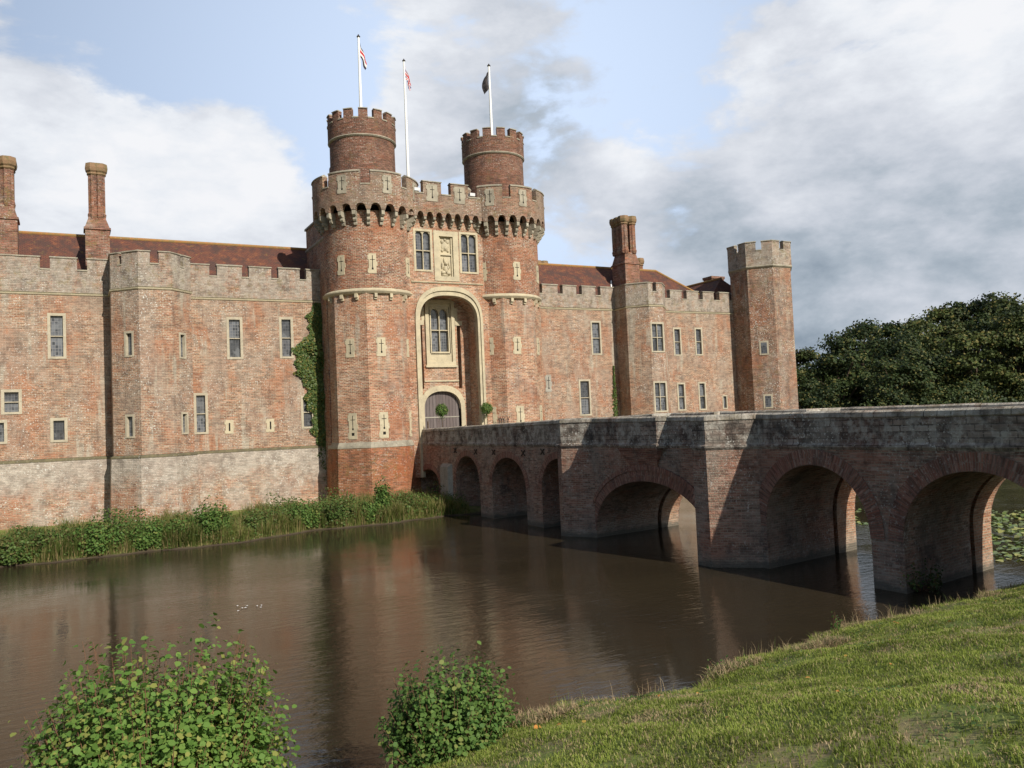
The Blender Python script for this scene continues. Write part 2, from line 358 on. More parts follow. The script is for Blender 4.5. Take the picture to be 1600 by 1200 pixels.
def wall_seg(mb, p, q, z0, z1, holes=(), depth=.28, u_off=0., mi=0):
    F = frame(p, q); L = math.dist(p, q)
    us = sorted({0., L, *[h[0] for h in holes], *[h[1] for h in holes]}); zs = sorted({z0, z1, *[h[2] for h in holes], *[h[3] for h in holes]})
    for i in range(len(us) - 1):
        for j in range(len(zs) - 1):
            uc = (us[i] + us[i + 1]) / 2; zc = (zs[j] + zs[j + 1]) / 2
            if any(h[0] < uc < h[1] and h[2] < zc < h[3] for h in holes): continue
            a, b, c, d = us[i], us[i + 1], zs[j], zs[j + 1]
            mb.face([F(a, c), F(b, c), F(b, d), F(a, d)], [(a + u_off, c), (b + u_off, c), (b + u_off, d), (a + u_off, d)], mi)
    for h in holes:
        a, b, c, d = h
        mb.face([F(a, c), F(a, d), F(a, d, -depth), F(a, c, -depth)], None, mi); mb.face([F(b, d), F(b, c), F(b, c, -depth), F(b, d, -depth)], None, mi)
        mb.face([F(a, d), F(b, d), F(b, d, -depth), F(a, d, -depth)], None, mi); mb.face([F(b, c), F(a, c), F(a, c, -depth), F(b, c, -depth)], None, mi)

def arc(uc, w, v0, rise, n=10, a0=0, a1=PI):
    return [(uc - w * math.cos(a0 + (a1 - a0) * k / n), v0 + rise * math.sin(a0 + (a1 - a0) * k / n)) for k in range(n + 1)]

def window(F, u0, u1, v0, v1, parent, nx=1, ny=2, label=None, deep=.2, head=None, sur=.15, mul=.07):
    """stone framed window in a hole of the same size"""
    mb = MB(); so = .03; sur = min(sur, (u1 - u0) * .17); mul = min(mul, .06)
    mb.fbox(F, u0 - .02, u0 + sur, v0 - .02, v1 + .02, -deep, so); mb.fbox(F, u1 - sur, u1 + .02, v0 - .02, v1 + .02, -deep, so)
    mb.fbox(F, u0 + sur, u1 - sur, v1 - sur, v1 + .02, -deep, so); mb.fbox(F, u0 + sur, u1 - sur, v0 - .02, v0 + sur * .8, -deep, so + .02)
    a, b, c, d = u0 + sur, u1 - sur, v0 + sur * .8, v1 - sur
    xs = [a + (b - a) * k / nx for k in range(nx + 1)]; ys = [c + (d - c) * (k / ny if ny != 2 else (0, .5, 1)[k]) for k in range(ny + 1)]
    for x in xs[1:-1]: mb.fbox(F, x - mul / 2, x + mul / 2, c, d, -deep + .02, -.03)
    for y in ys[1:-1]:
        for i in range(nx):
            x0 = xs[i] + (mul / 2 if i else 0); x1 = xs[i + 1] - (mul / 2 if i < nx - 1 else 0)
            mb.fbox(F, x0, x1, y - mul / 2, y + mul / 2, -deep + .02, -.04)
    if head:   # arched light heads: stone spandrels
        for i in range(nx):
            x0 = xs[i] + (mul / 2 if i else 0); x1 = xs[i + 1] - (mul / 2 if i < nx - 1 else 0); r = (x1 - x0) / 2
            ar = arc((x0 + x1) / 2, r, d - head, head, 10)
            top = [(p[0], d) for p in ar]
            mb.fband(F, ar, top, -deep + .02, -.045)
    w = mb.build('window', M['frame'] if not head else M['stone'], parent)
    if label: w['label'] = label
    for i in range(nx):
        for j in range(ny):
            g = MB(); x0 = xs[i] + (mul / 2 if i else 0); x1 = xs[i + 1] - (mul / 2 if i < nx - 1 else 0)
            y0 = ys[j] + (mul / 2 if j else 0); y1 = ys[j + 1] - (mul / 2 if j < ny - 1 else 0)
            g.fbox(F, x0, x1, y0, y1, -deep + .01, -deep + .03); g.build('pane', M['glass'], w)
    return w

def slit(F, uc, v0, v1, parent, w=.56, hole=False, plain=False, mat=None):
    """cross shaped arrow slit in a stone slab"""
    mb = MB(); u0, u1 = uc - w / 2, uc + w / 2; t = .035; h = v1 - v0
    if plain: cells = [(uc - .05, uc + .05, v0 + h * .2, v1 - h * .2)]
    else:
        vc = v0 + h * (.68 if not hole else .74); lo = v0 + h * (.2 if not hole else .36)
        cells = [(uc - .025, uc + .025, lo, v1 - h * .1), (uc - .17, uc + .17, vc - .022, vc + .022), (uc - .06, uc + .06, lo - .03, lo + .10)]
        if hole: cells.append((uc - .10, uc + .10, v0 + h * .13, v0 + h * .13 + .2))
    us = sorted({u0, u1, *[c[0] for c in cells], *[c[1] for c in cells]}); vs = sorted({v0, v1, *[c[2] for c in cells], *[c[3] for c in cells]})
    for i in range(len(us) - 1):
        for j in range(len(vs) - 1):
            a, b = (us[i] + us[i + 1]) / 2, (vs[j] + vs[j + 1]) / 2
            if any(c[0] < a < c[1] and c[2] < b < c[3] for c in cells): continue
            mb.face([F(us[i], vs[j], t), F(us[i + 1], vs[j], t), F(us[i + 1], vs[j + 1], t), F(us[i], vs[j + 1], t)])
    for a, b, c, d in ((u0, u1, v0, v0), (u0, u1, v1, v1)): mb.face([F(a, c, -.05), F(b, c, -.05), F(b, c, t), F(a, c, t)])
    for a in (u0, u1): mb.face([F(a, v0, -.05), F(a, v0, t), F(a, v1, t), F(a, v1, -.05)])
    # toothed bonding blocks at the sides, as long-and-short work
    for k in range(3):
        vv = v0 + h * (.02 + .34 * k); hh = h * .22
        for s0, s1 in ((u0 - .07, u0), (u1, u1 + .07)):
            if (k + (s0 < uc)) % 2: mb.fbox(F, s0, s1, vv, vv + hh, -.05, t - .006)
    o = mb.build('arrow_slit', mat or M['stone'], parent)
    bk = MB(); bk.face([F(u0 + .03, v0 + .03, .012), F(u1 - .03, v0 + .03, .012), F(u1 - .03, v1 - .03, .012), F(u0 + .03, v1 - .03, .012)]); bk.build('dark_backing', M['dark'], o)  # dark sheet behind the slit, its inner shade put into the colour
    return o

def crenel(path, merlons, z0, zs, zm, parent, mat, th=.45, closed=False, cop=.13, name='battlement', copmat=None, split=True):
    """merlons: list per segment of (u0,u1). One battlement mesh + one coping mesh"""
    P = [np.array(p, float) for p in path]; off = miters(P, closed); n = len(P)
    wall = MB(); wall.run(path, [(0, z0), (0, zs)], closed); wall.run(path, [(-th, zs), (-th, z0)], closed)
    CM = copmat or M['stone_w']; base = wall.build(name, mat, parent); host = base if split else parent; wall = MB(); cp = MB()
    for i in range(n if closed else n - 1):
        a, b = P[i], P[(i + 1) % n]; L = np.linalg.norm(b - a); t = (b - a) / L; nn = np.array([t[1], -t[0]])
        def pt(u, d):
            if u < 1e-4 and (closed or i > 0): return tuple(a + off[i] * d)
            if u > L - 1e-4 and (closed or i < n - 2): return tuple(b + off[(i + 1) % n] * d)
            return tuple(a + t * u + nn * d)
        ms = sorted(merlons[i]); gaps = []; cur = 0.
        for (x, y) in ms:
            if x > cur + 1e-3: gaps.append((cur, x))
            cur = y
        if cur < L - 1e-3: gaps.append((cur, L))
        for (x, y) in ms:
            if split: wall = MB(); cp = MB()
            wall.prism([pt(x, 0), pt(y, 0), pt(y, -th), pt(x, -th)], zs, zm)
            e0 = .04 if x > 1e-3 else 0; e1 = .04 if y < L - 1e-3 else 0
            X, Y = x - e0, y + e1
            if e0 == 0: X = 0
            if e1 == 0: Y = L
            j = random.uniform(-.015, .015)
            A, B, Cc, D = pt(X, .06), pt(Y, .06), pt(Y, -th - .04), pt(X, -th - .04)
            m1, m2 = pt(X, -th * .4), pt(Y, -th * .4)
            zt = zm + cop
            cp.face([(*A, zm), (*B, zm), (*B, zm + .06), (*A, zm + .06)]); cp.face([(*A, zm + .06), (*B, zm + .06), (*m2, zt + j), (*m1, zt + j)])
            cp.face([(*m1, zt + j), (*m2, zt + j), (*Cc, zm + .03), (*D, zm + .03)]); cp.face([(*D, zm), (*A, zm), (*A, zm + .06), (*m1, zt + j), (*D, zm + .03)])
            cp.face([(*B, zm), (*Cc, zm), (*Cc, zm + .03), (*m2, zt + j), (*B, zm + .06)]); cp.face([(*D, zm), (*Cc, zm), (*B, zm), (*A, zm)])
            if split: mo = wall.build('merlon', mat, parent); cp.build('coping', CM, mo)
        for (x, y) in gaps:
            if split: cp = MB()
            cp.prism([pt(x, .04), pt(y, .04), pt(y, -th + .01), pt(x, -th + .01)], zs + .003, zs + .09)
            if split: cp.build('sill', CM, host)
    if not split: wall.build('merlons', mat, parent); cp.build('coping', CM, parent)
    return base

def cornerwrap(L, gap, c=.5): return [(0, L * c - gap / 2), (L * c + gap / 2, L)]
STR = lambda z, d=.08: [(0, z - .06), (d * .5, z - .06), (d, z), (d, z + .03), (0, z + .07)]

# ------------------------------------------------------------------ west range
W = thing('castle_range', 'long crenellated brick castle wing left of the gatehouse, with a canted bay and two chimneys', 'castle wing', (-25, 0, .4))
pathW = [(-46, 0), (-23.2, 0), (-23.2, -1.95), (-21.72, -3.4), (-19.86, -3.4), (-18.55, -2.1), (-18.55, 0), (-6, 0)]
Z0, ZP, ZS, ZSILL, ZM = -.6, 4.45, 14.72, 16.22, 17.0
win = {0: [], 2: [], 4: [], 6: []}
wx = [(-26.67, -25.69, 10.70, 13.51, 1, 2), (-29.17, -28.12, 7.34, 8.81, 1, 2), (-29.9, -28.90, 5.57, 6.98, 1, 1), (-26.60, -25.70, 5.54, 7.0, 1, 1),
      (-33.2, -32.2, 10.7, 13.5, 1, 2), (-37.5, -36.5, 10.7, 13.5, 1, 2), (-34.5, -33.5, 5.5, 7, 1, 1)]
mb = MB(); uo = 0
segs = [(pathW[i], pathW[i + 1]) for i in range(len(pathW) - 1)]
H = {i: [] for i in range(len(segs))}
for a, b, c, d, nx, ny in wx: H[0].append((a + 46, b + 46, c, d, nx, ny, None))
H[2] += [(.98, 1.62, 10.55, 12.1, 1, 1, 'bay'), (.92, 1.56, 5.6, 7.0, 1, 1, 'bay')]
H[4] += [(.62, 1.22, 10.45, 12.05, 1, 1, 'bay'), (.66, 1.26, 5.7, 7.05, 1, 1, 'bay')]
for a, b, c, d, nx, ny in [(-18.28, -17.42, 5.67, 8.37, 1, 2), (-16.07, -15.05, 10.66, 13.49, 1, 2), (-12.55, -11.62, 10.70, 13.57, 1, 2), (-11.2, -10.3, 5.75, 8.03, 1, 2)]:
    H[6].append((a + 18.55, b + 18.55, c, d, nx, ny, None))
for i, (p, q) in enumerate(segs):
    wall_seg(mb, p, q, ZP, ZS, [h[:4] for h in H[i]], u_off=uo); uo += math.dist(p, q)
mb.build('wall', M['wall'], W)
for i, (p, q) in enumerate(segs):
    for h in H[i]: window(frame(p, q), *h[:4], W, h[4], h[5])
for u in (-16.06, -13.35): slit(frame((-18.55, 0), (-6, 0)), u + 18.55, 5.6, 6.5, W, .5, plain=True)
mb = MB(); mb.run(pathW, [(.30, Z0), (.14, ZP - .1)]); pl = mb.build('plinth', M['plinth'], W); mb = MB(); mb.run(pathW, [(.14, ZP - .1), (.17, ZP - .09), (.16, ZP - .02), (0, ZP + .08)]); mb.build('ledge', M['moss_shade_edge'], pl)
mb = MB(); mb.run(pathW, STR(ZS)); sc = mb.build('string_course', M['stone'], W); mb = MB(); mb.run(pathW, [(0, ZS + .032), (.07, ZS + .032), (.06, ZS + .09), (0, ZS + .12)]); mb.build('shade_dirt_line', M['moss_shade_edge'], sc)  # dark strip: shadow gap and dirt above the string put into colour
def mer(xs, x0, L): return [(max(0, a - x0), min(L, b - x0)) for a, b in xs if b > x0 and a < x0 + L]
left_m = [(-46 + 2.05 * k + .1, -46 + 2.05 * k + 1.6) for k in range(8)] + [(-29.2, -27.04), (-26.49, -25.0), (-24.43, -23.2)]
left_m = [x for x in left_m if x[1] < -29.3 or x[0] >= -29.3]
right_m = [(-18.55, -17.1), (-16.6, -14.97), (-14.5, -13.0), (-12.5, -11.02), (-10.55, -9.1), (-8.6, -7)]
crenel(pathW, [mer(left_m, -46, 22.8), [(0, 1.95)], [(0, .55), (.85, 2.07)], cornerwrap(1.86, .5), [(0, .9), (1.2, 1.84)], [(0, 2.1)], mer(right_m, -18.55, 12.55)],
       ZS + .0, ZSILL, ZM, W, M['wall_grey'])
def roof(name, parent, corners_faces, ridge=None):
    mb = MB()
    for f in corners_faces: mb.face(f)
    o = mb.build('roof', M['roof'], parent)
    if ridge:
        r = MB()
        for a, b in ridge: r.cyl(a, b, .12, .12, 8)
        r.build('ridge', M['ridge'], o)
    return o
YE, YR, ZE, ZR = .9, 5.0, 15.5, 19.55
# flat leads floor behind the parapet
mb = MB(); mb.face([(-46, 9.1, 15.4), (-46, .2, 15.4), (-6, .2, 15.4), (-6, 9.1, 15.4)]); mb.face([(-46, 9.1, 15.4), (-6, 9.1, 15.4), (-6, 9.1, -.5), (-46, 9.1, -.5)])
mb.face([(-46, 0, 15.4), (-46, 9.1, 15.4), (-46, 9.1, -.5), (-46, 0, -.5)]); mb.prism([(-23.1, 0), (-23.1, -1.9), (-21.7, -3.3), (-19.9, -3.3), (-18.6, -2), (-18.6, 0)], 15.2, 15.38)
mb.build('roof_deck', M['wall_grey'], W)
roof('roof', W, [[(-46, YE, ZE), (-7, YE, ZE), (-7, YR, ZR), (-46, YR, ZR)], [(-7, 9.1, ZE), (-46, 9.1, ZE), (-46, YR, ZR), (-7, YR, ZR)],
                 [(-46, YE, ZE), (-46, YR, ZR), (-46, 9.1, ZE)]], [((-46, YR, ZR + .02), (-7, YR, ZR + .02))])

def chimney(parent, cx, cy, bw, bd, z0, zb, zs0, zs1, shafts, r, label=None, moss=True):
    """base block, splayed shoulder, fluted shafts with corbelled mossy caps"""
    mb = MB()
    rect = lambda w, d, o=0: [(cx - w / 2, cy - d / 2), (cx + w / 2, cy - d / 2), (cx + w / 2, cy + d / 2), (cx - w / 2, cy + d / 2)]
    mb.run(rect(bw, bd), [(0, z0), (0, zb - .1), (.08, zb - .1), (.08, zb + .03), (0, zb + .08), (-.22, zs0)], closed=True)
    mb.face([(x * 1, y * 1, zs0) for x, y in rect(bw - .44, bd - .44)])
    o = mb.build('chimney', M['chim'], parent)
    if label: o['label'] = label
    sh = MB(); cap = MB()
    for dx, dy in shafts:
        c = circle(cx + dx, cy + dy, r, 16)
        star = [(x, y) if k % 2 else (cx + dx + (x - cx - dx) * .86, cy + dy + (y - cy - dy) * .86) for k, (x, y) in enumerate(c)]
        sh.run(star, [(0, zs0 - .1), (.05, zs0 + .2), (0, zs0 + .3), (0, zs1 - .75)], closed=True)
        cap.run(circle(cx + dx, cy + dy, r, 8, PI / 8), [(0, zs1 - .78), (.07, zs1 - .7), (.05, zs1 - .6), (.13, zs1 - .5), (.17, zs1 - .28), (.13, zs1), (-r * .6, zs1)], closed=True)
    sh.build('shaft', M['chim'], o); cap.build('chimney_cap', M['stone_m'] if moss else M['chim'], o)
    return o
chimney(W, -23.78, 1.55, 1.42, 1.3, 15.4, 19.25, 20.0, 23.55, [(-.18, -.2), (.2, -.2), (0, .2)], .33, 'slender twin-shafted chimney with mossy cap')
chimney(W, -29.2, 1.8, 1.9, 1.5, 15.4, 19.6, 20.5, 23.5, [(-.42, -.25), (.42, -.25), (-.42, .35), (.42, .35), (0, 0)], .38, 'broad clustered chimney with mossy cap at the far left')
chimney(W, -38, 1.8, 1.9, 1.5, 15.4, 19.6, 20.5, 23.5, [(-.42, -.25), (.42, -.25), (0, .3)], .38)

# ------------------------------------------------------------------ east range
Eg = thing('castle_range', 'crenellated brick castle wing between the gatehouse and the corner tower, red tiled roof above', 'castle wing', (20, 0, .4))
pathE = [(3, 0), (15.93, 0), (15.93, -1.65), (17.28, -3), (18.75, -3), (20.1, -1.65), (20.1, 0), (31, 0)]
segs = [(pathE[i], pathE[i + 1]) for i in range(len(pathE) - 1)]
H = {i: [] for i in range(len(segs))}
for a, b, c, d in [(13.36, 14.38, 10.96, 13.82), (11.92, 13.04, 5.87, 8.87)]: H[0].append((a - 3, b - 3, c, d, 1, 2, None))
H[3] += [(.05, 1.42, 10.9, 13.4, 2, 2, 0), (.05, 1.42, 5.9, 8.45, 2, 2, 0)]
for a, b, c, d, ny in [(22.11, 22.99, 10.88, 13.39, 2), (24.58, 25.44, 10.91, 13.43, 2), (22.25, 23.14, 5.97, 8.44, 2), (24.67, 25.53, 5.95, 8.48, 2), (27.45, 28.01, 5.98, 7.22, 1)]:
    H[6].append((a - 20.1, b - 20.1, c, d, 1, ny, None))
mb = MB(); uo = 3
for i, (p, q) in enumerate(segs): wall_seg(mb, p, q, ZP, ZS + .05, [h[:4] for h in H[i]], u_off=uo); uo += math.dist(p, q)
mb.build('wall', M['wall'], Eg)
for i, (p, q) in enumerate(segs):
    for h in H[i]: window(frame(p, q), *h[:4], Eg, h[4], h[5], sur=.13)
mb = MB(); mb.run(pathE, [(.30, Z0), (.14, ZP - .1)]); pl = mb.build('plinth', M['plinth'], Eg); mb = MB(); mb.run(pathE, [(.14, ZP - .1), (.17, ZP - .09), (.16, ZP - .02), (0, ZP + .08)]); mb.build('ledge', M['moss_shade_edge'], pl)
mb = MB(); mb.run(pathE, STR(ZS + .08)); sc = mb.build('string_course', M['stone'], Eg); mb = MB(); mb.run(pathE, [(0, ZS + .112), (.07, ZS + .112), (.06, ZS + .17), (0, ZS + .2)]); mb.build('shade_dirt_line', M['moss_shade_edge'], sc)  # same painted strip for the gap shade and dirt
rm = [(4.8, 6.3), (6.85, 8.3), (8.8, 10.27), (10.77, 12.09), (12.66, 14.02), (14.54, 15.93)]
rm2 = [(20.1, 21.4), (22.0, 23.32), (23.9, 25.25), (25.78, 27.08), (27.77, 29.0), (29.6, 30.9)]
crenel(pathE, [mer(rm, 3, 12.93), [(0, 1.65)], [(0, 1.9)], [(0, .45), (.85, 1.47)], cornerwrap(1.9, .45), [(0, 1.65)], mer(rm2, 20.1, 10.9)],
       ZS + .06, 15.95, 16.72, Eg, M['wall_grey'])
mb = MB(); mb.face([(3, 9.1, 15.4), (3, .2, 15.4), (31, .2, 15.4), (31, 9.1, 15.4)]); mb.face([(3, 9.1, 15.4), (29, 9.1, 15.4), (29, 9.1, -.5), (3, 9.1, -.5)])
mb.prism([(16, 0), (16, -1.6), (17.3, -2.9), (18.7, -2.9), (20, -1.6), (20, 0)], 15.2, 15.38)
mb.build('roof_deck', M['wall_grey'], Eg)
ZR2 = 19.5
roof('roof', Eg, [[(4, YE, ZE), (29, YE, ZE), (24.4, YR, ZR2), (4, YR, ZR2)], [(29, 9.1, ZE), (4, 9.1, ZE), (4, YR, ZR2), (24.4, YR, ZR2)], [(29, YE, ZE), (29, 9.1, ZE), (24.4, YR, ZR2)]],
     [((4, YR, ZR2 + .02), (24.4, YR, ZR2 + .02)), ((24.4, YR, ZR2 + .02), (28.9, YE + .1, ZE + .1))])
# north-south roof of the east side
roof('roof', Eg, [[(27.2, 1.2, 15.6), (31, 3.2, 18.75), (31, 45, 18.75), (27.2, 45, 15.6)][::-1], [(34.6, 1.2, 15.6), (31, 3.2, 18.75), (31, 45, 18.75), (34.6, 45, 15.6)], [(27.2, 1.2, 15.6), (34.6, 1.2, 15.6), (31, 3.2, 18.75)]],
     [((31, 3.2, 18.78), (31, 45, 18.78))])
mb = MB(); mb.box(27.1, 34.7, 1.3, 45, -.5, 15.55); mb.build('side_range_wall', M['wall'], Eg)
chimney(Eg, 18.9, 2.2, 1.55, 2.0, 15.4, 19.3, 20.3, 23.55, [(-.45, -.6), (.4, -.6), (-.45, .05), (.4, .05), (-.45, .7), (.4, .7)], .34, 'tall cluster of red brick shafts on a lichened base')
chimney(Eg, 25.6, 9.6, 1.5, 1.3, 15.4, 18.5, 19.0, 21.7, [(-.42, 0), (.4, 0)], .38, 'short dark chimney behind the roof ridge')
chimney(Eg, 14.3, 10.2, 2.0, 1.2, 15.4, 18.5, 19.3, 20.95, [(-.7, 0), (0, 0), (.7, 0)], .34)
mb = MB(); mb.box(31.6, 33.2, 5.2, 6.4, 15.5, 19.3); mb.run([(31.6, 5.2), (33.2, 5.2), (33.2, 6.4), (31.6, 6.4)], [(0, 19.1), (.08, 19.18), (.08, 19.4), (-.4, 19.45)], closed=True); mb.build('chimney', M['chim'], Eg)
# ivy-less pale weathered cross slit on the wing
slit(frame((3, 0), (15.93, 0)), 6.0, 7.9, 9.3, Eg, .5, mat=M['pale_slab'])
# lead flashing below the stack
mb = MB(); mb.face([(16.5, YE + .35, ZE + .42), (16.62, YE + .35, ZE + .42), (18.15, 3.4, 18.05), (18.03, 3.4, 18.05)]); mb.box(18.1, 19.7, 1.12, 1.19, 16.9, 17.0); mb.build('flashing', M['white'], Eg)

# ------------------------------------------------------------------ corner tower
T = thing('corner_tower', 'tall octagonal crenellated brick tower at the right-hand corner, spotted with white lichen', 'tower', (32, -1, .4))
oc = octagon(32.0, -1.0, 2.7)
mb = MB(); uo = 0
for i in range(8):
    p, q = oc[i], oc[(i + 1) % 8]; n = ((p[0] + q[0]) / 2 - 32, (p[1] + q[1]) / 2 + 1)
    wall_seg(mb, p, q, -.6, 18.75, u_off=uo); uo += math.dist(p, q)
mb.build('wall', M['tower'], T)
# find the south-west face for its two small windows
for i in range(8):
    p, q = oc[i], oc[(i + 1) % 8]; n = ((p[0] + q[0]) / 2 - 32, (p[1] + q[1]) / 2 + 1)
    if n[0] < -1 and n[1] < -1:
        F = frame(p, q)
        for a, b, (u0, u1) in ((10.7, 11.95, (.72, 1.5)), (5.85, 7.1, (.82, 1.6))):
            window(F, u0, u1, a, b, T, 1, 1, deep=-.01, sur=.14, label='small dark window')
oc2 = octagon(32.0, -1.0, 2.82)
mb = MB(); mb.run(oc2, [(-.12, 18.6), (0.02, 18.72), (.04, 18.8), (0, 18.86)], closed=True); mb.build('string_course', M['stone_w'], T)
Lc = math.dist(oc2[0], oc2[1])
crenel(oc2, [cornerwrap(Lc, .5)] * 8, 18.84, 20.2, 21.0, T, M['wall_grey'], th=.4, closed=True)
mb = MB(); mb.prism(octagon(32, -1, 2.5), 19, 19.2); mb.build('roof_deck', M['wall_grey'], T)

# ------------------------------------------------------------------ gatehouse
G = thing('gatehouse', 'great red brick castle gatehouse with twin round towers, machicolated battlements and stone-framed arch', 'gatehouse', (-1.45, -4, .4))
GX, CY, AP, RD = -1.45, -2.1, 2.88, 3.08
CX = (-6.65, 3.75)
YW = -4.15      # plane of the wall between the towers
YB = -2.35      # back of the tall recess
# body behind
mb = MB(); mb.box(-9.6, 6.7, -1.6, 3.4, -.5, 20.6)
mb.build('rear_block', M['drum'], G)
mb = MB(); mb.run([(-9.6, -1.6), (6.7, -1.6), (6.7, 3.4), (-9.6, 3.4)], [(0, 18.9), (.1, 19.0), (.1, 19.1), (0, 19.2)], closed=True)
mb.run([(-9.6, -1.6), (6.7, -1.6), (6.7, 3.4), (-9.6, 3.4)], [(0, 20.6), (.1, 20.6), (.1, 20.75), (-.4, 20.95)], closed=True); mb.build('coping', M['stone_w'], G)
for sx, cx in zip((-1, 1), CX):
    oc = octagon(cx, CY, AP)
    mb = MB(); mb.run(oc, [(0, 4.6), (0, 14.75)], closed=True); mb.build('octagonal_base', M['gate'], G)
    mb = MB(); mb.run(oc, [(.18, -.6), (.1, 4.24)], closed=True)
    pl = mb.build('plinth', M['gbase'], G)
    mb = MB(); mb.run(oc, [(.1, 4.24), (.12, 4.26), (.1, 4.4), (0, 4.66)], closed=True); mb.build('weathering', M['stone_w'], pl)
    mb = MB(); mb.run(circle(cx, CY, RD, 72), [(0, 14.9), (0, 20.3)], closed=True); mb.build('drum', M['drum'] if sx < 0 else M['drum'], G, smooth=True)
    mb = MB(); mb.run(circle(cx, CY, RD, 72), [(-.2, 14.6), (.02, 14.66), (.14, 14.8), (.14, 14.88), (0, 15.0)], closed=True); mb.build('ring_moulding', M['stone'], G)
    # supporting blocks under the ring, at the overhang of each octagon face
    for k in range(8):
        p, q = oc[k], oc[(k + 1) % 8]
        F = frame(p, q); L = math.dist(p, q)
        for u in (L * .27, L * .73):
            if F(u, 0)[1] > CY: continue
            rb = MB(); rb.fprism(F, [(u - .1, 14.24), (u + .1, 14.24), (u + .1, 14.64), (u - .1, 14.64)], -.02, .12); rb.fbox(F, u - .1, u + .1, 14.38, 14.642, .115, .24)
            rb.build('ring_corbel', M['stone'], G)
    # battlement drum on corbels
    RO = RD + .64
    az = 18.4 if sx < 0 else 27.4
    phis = []
    ph = (-8.4 if sx < 0 else -8.0); sp = 15.65 if sx < 0 else 12.9
    nA = round(360 / sp); sp = 360 / nA
    phis = [math.radians(ph + sp * k) for k in range(nA)]
    # arches: lower edge of parapet
    par = MB(); half = math.radians(sp) / 2
    ZA0, ZA1, ZPS = 20.22, 20.66, 21.9
    for a in phis:
        N = 8; wA = half * .74; cur = []
        angs = [-half, -wA] + [-wA + 2 * wA * k / N for k in range(N + 1)] + [wA, half]
        bz = [ZA0, ZA0] + [ZA0 + (ZA1 - ZA0) * math.sqrt(max(0, 1 - (1 - 2 * k / N) ** 2)) for k in range(N + 1)] + [ZA0, ZA0]
        PT = lambda t, z, r: (cx + r * math.sin(a + t), CY - r * math.cos(a + t), z)
        for k in range(len(angs) - 1):
            u0, u1 = (a + angs[k]) * RO, (a + angs[k + 1]) * RO
            if angs[k + 1] - angs[k] < 1e-6:
                continue
            par.face([PT(angs[k], bz[k], RO), PT(angs[k + 1], bz[k + 1], RO), PT(angs[k + 1], ZPS, RO), PT(angs[k], ZPS, RO)],
                     [(u0, bz[k]), (u1, bz[k + 1]), (u1, ZPS), (u0, ZPS)])
            par.face([PT(angs[k], bz[k], RD + .18), PT(angs[k + 1], bz[k + 1], RD + .18), PT(angs[k + 1], bz[k + 1], RO), PT(angs[k], bz[k], RO)])
            par.face([PT(angs[k], ZPS, RD + .18), PT(angs[k + 1], ZPS, RD + .18), PT(angs[k + 1], bz[k + 1], RD + .18), PT(angs[k], bz[k], RD + .18)])
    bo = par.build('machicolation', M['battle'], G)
    proto = None
    for a in phis:
        b = a + half
        # corbels: skip those buried in the rear block or the middle wall
        x = cx + RO * math.sin(b); y = CY - RO * math.cos(b)
        if y > 1.2: continue
        if sx < 0 and x > -3.6 and y > -4.3: continue
        if sx > 0 and x < .7 and y > -4.3: continue
        if proto is None:
            cb = MB(); Fc = lambda u, v, d=0.: (u, -d, v); w = .11
            for z0_, z1_, d in ((-.95, -.72, .2), (-.72, -.42, .38), (-.42, 0, .6)):
                outl = [(0, z0_ + .02), (d * .8, z0_ + .02), (d, z0_ + .12), (d, z1_), (0, z1_)]
                for s0, s1 in ((-w, w),):
                    pts0 = [(s0, -dd, zz) for dd, zz in outl]; pts1 = [(s1, -dd, zz) for dd, zz in outl]
                    cb.face(pts0[::-1]); cb.face(pts1)
                    for i in range(5): j = (i + 1) % 5; cb.face([pts0[i], pts0[j], pts1[j], pts1[i]])
            proto = cb.build('corbel', M['stone_w'], G); o = proto
        else:
            o = proto.copy(); COL.objects.link(o)
        o.matrix_parent_inverse = G.matrix_basis.inverted()
        o.location = (cx + (RD - .01) * math.sin(b), CY - (RD - .01) * math.cos(b), ZA0); o.rotation_euler = (0, 0, b)
    # merlons
    mer_phi = [(-105, -69), (-59.9, -24.1), (-13.4, 22.1), (30.2, 68)] + [(112 + 46 * k, 148 + 46 * k) for k in range(2)] if sx < 0 else [(-110, -60), (-48.4, -19.4), (-9.8, 19.6), (27.6, 57), (66, 95), (104, 133)]
    for a0, a1 in mer_phi:
        mm = MB(); cp = MB()
        N = max(3, int((a1 - a0) / 5)); A = [math.radians(a0 + (a1 - a0) * k / N) for k in range(N + 1)]
        q = [(cx + RO * math.sin(t), CY - RO * math.cos(t)) for t in A]
        qi = [(cx + (RO - .42) * math.sin(t), CY - (RO - .42) * math.cos(t)) for t in A]
        mm.run(q, [(0, ZPS), (0, 22.78)], u0=A[0] * RO); mm.run(qi, [(0, 22.78), (0, ZPS)])
        for t in (0, -1): mm.face([(*q[t], ZPS), (*qi[t], ZPS), (*qi[t], 22.78), (*q[t], 22.78)])
        cp.run(q, [(-.44, 22.78), (.05, 22.78), (.06, 22.85), (-.15, 22.96), (-.45, 22.82)])
        cp.build('coping', M['stone_w'], mm.build('merlon', M['battle'], G))
    g0 = [a1 for a0, a1 in mer_phi]; g1 = [a0 for a0, a1 in mer_phi][1:] + [mer_phi[0][0] + 360]
    for a0, a1 in zip(g0, g1):
        N = max(2, int((a1 - a0) / 5)); A = [math.radians(a0 + (a1 - a0) * k / N) for k in range(N + 1)]
        q = [(cx + RO * math.sin(t), CY - RO * math.cos(t)) for t in A]
        cp = MB(); cp.run(q, [(-.42, ZPS), (.04, ZPS + .003), (.04, ZPS + .08), (-.42, ZPS + .1)]); cp.build('sill', M['stone_w'], G)
    mb = MB(); mb.prism(circle(cx, CY, RO - .2, 40), 21.1, 21.25); mb.build('roof_deck', M['stone_w'], G)
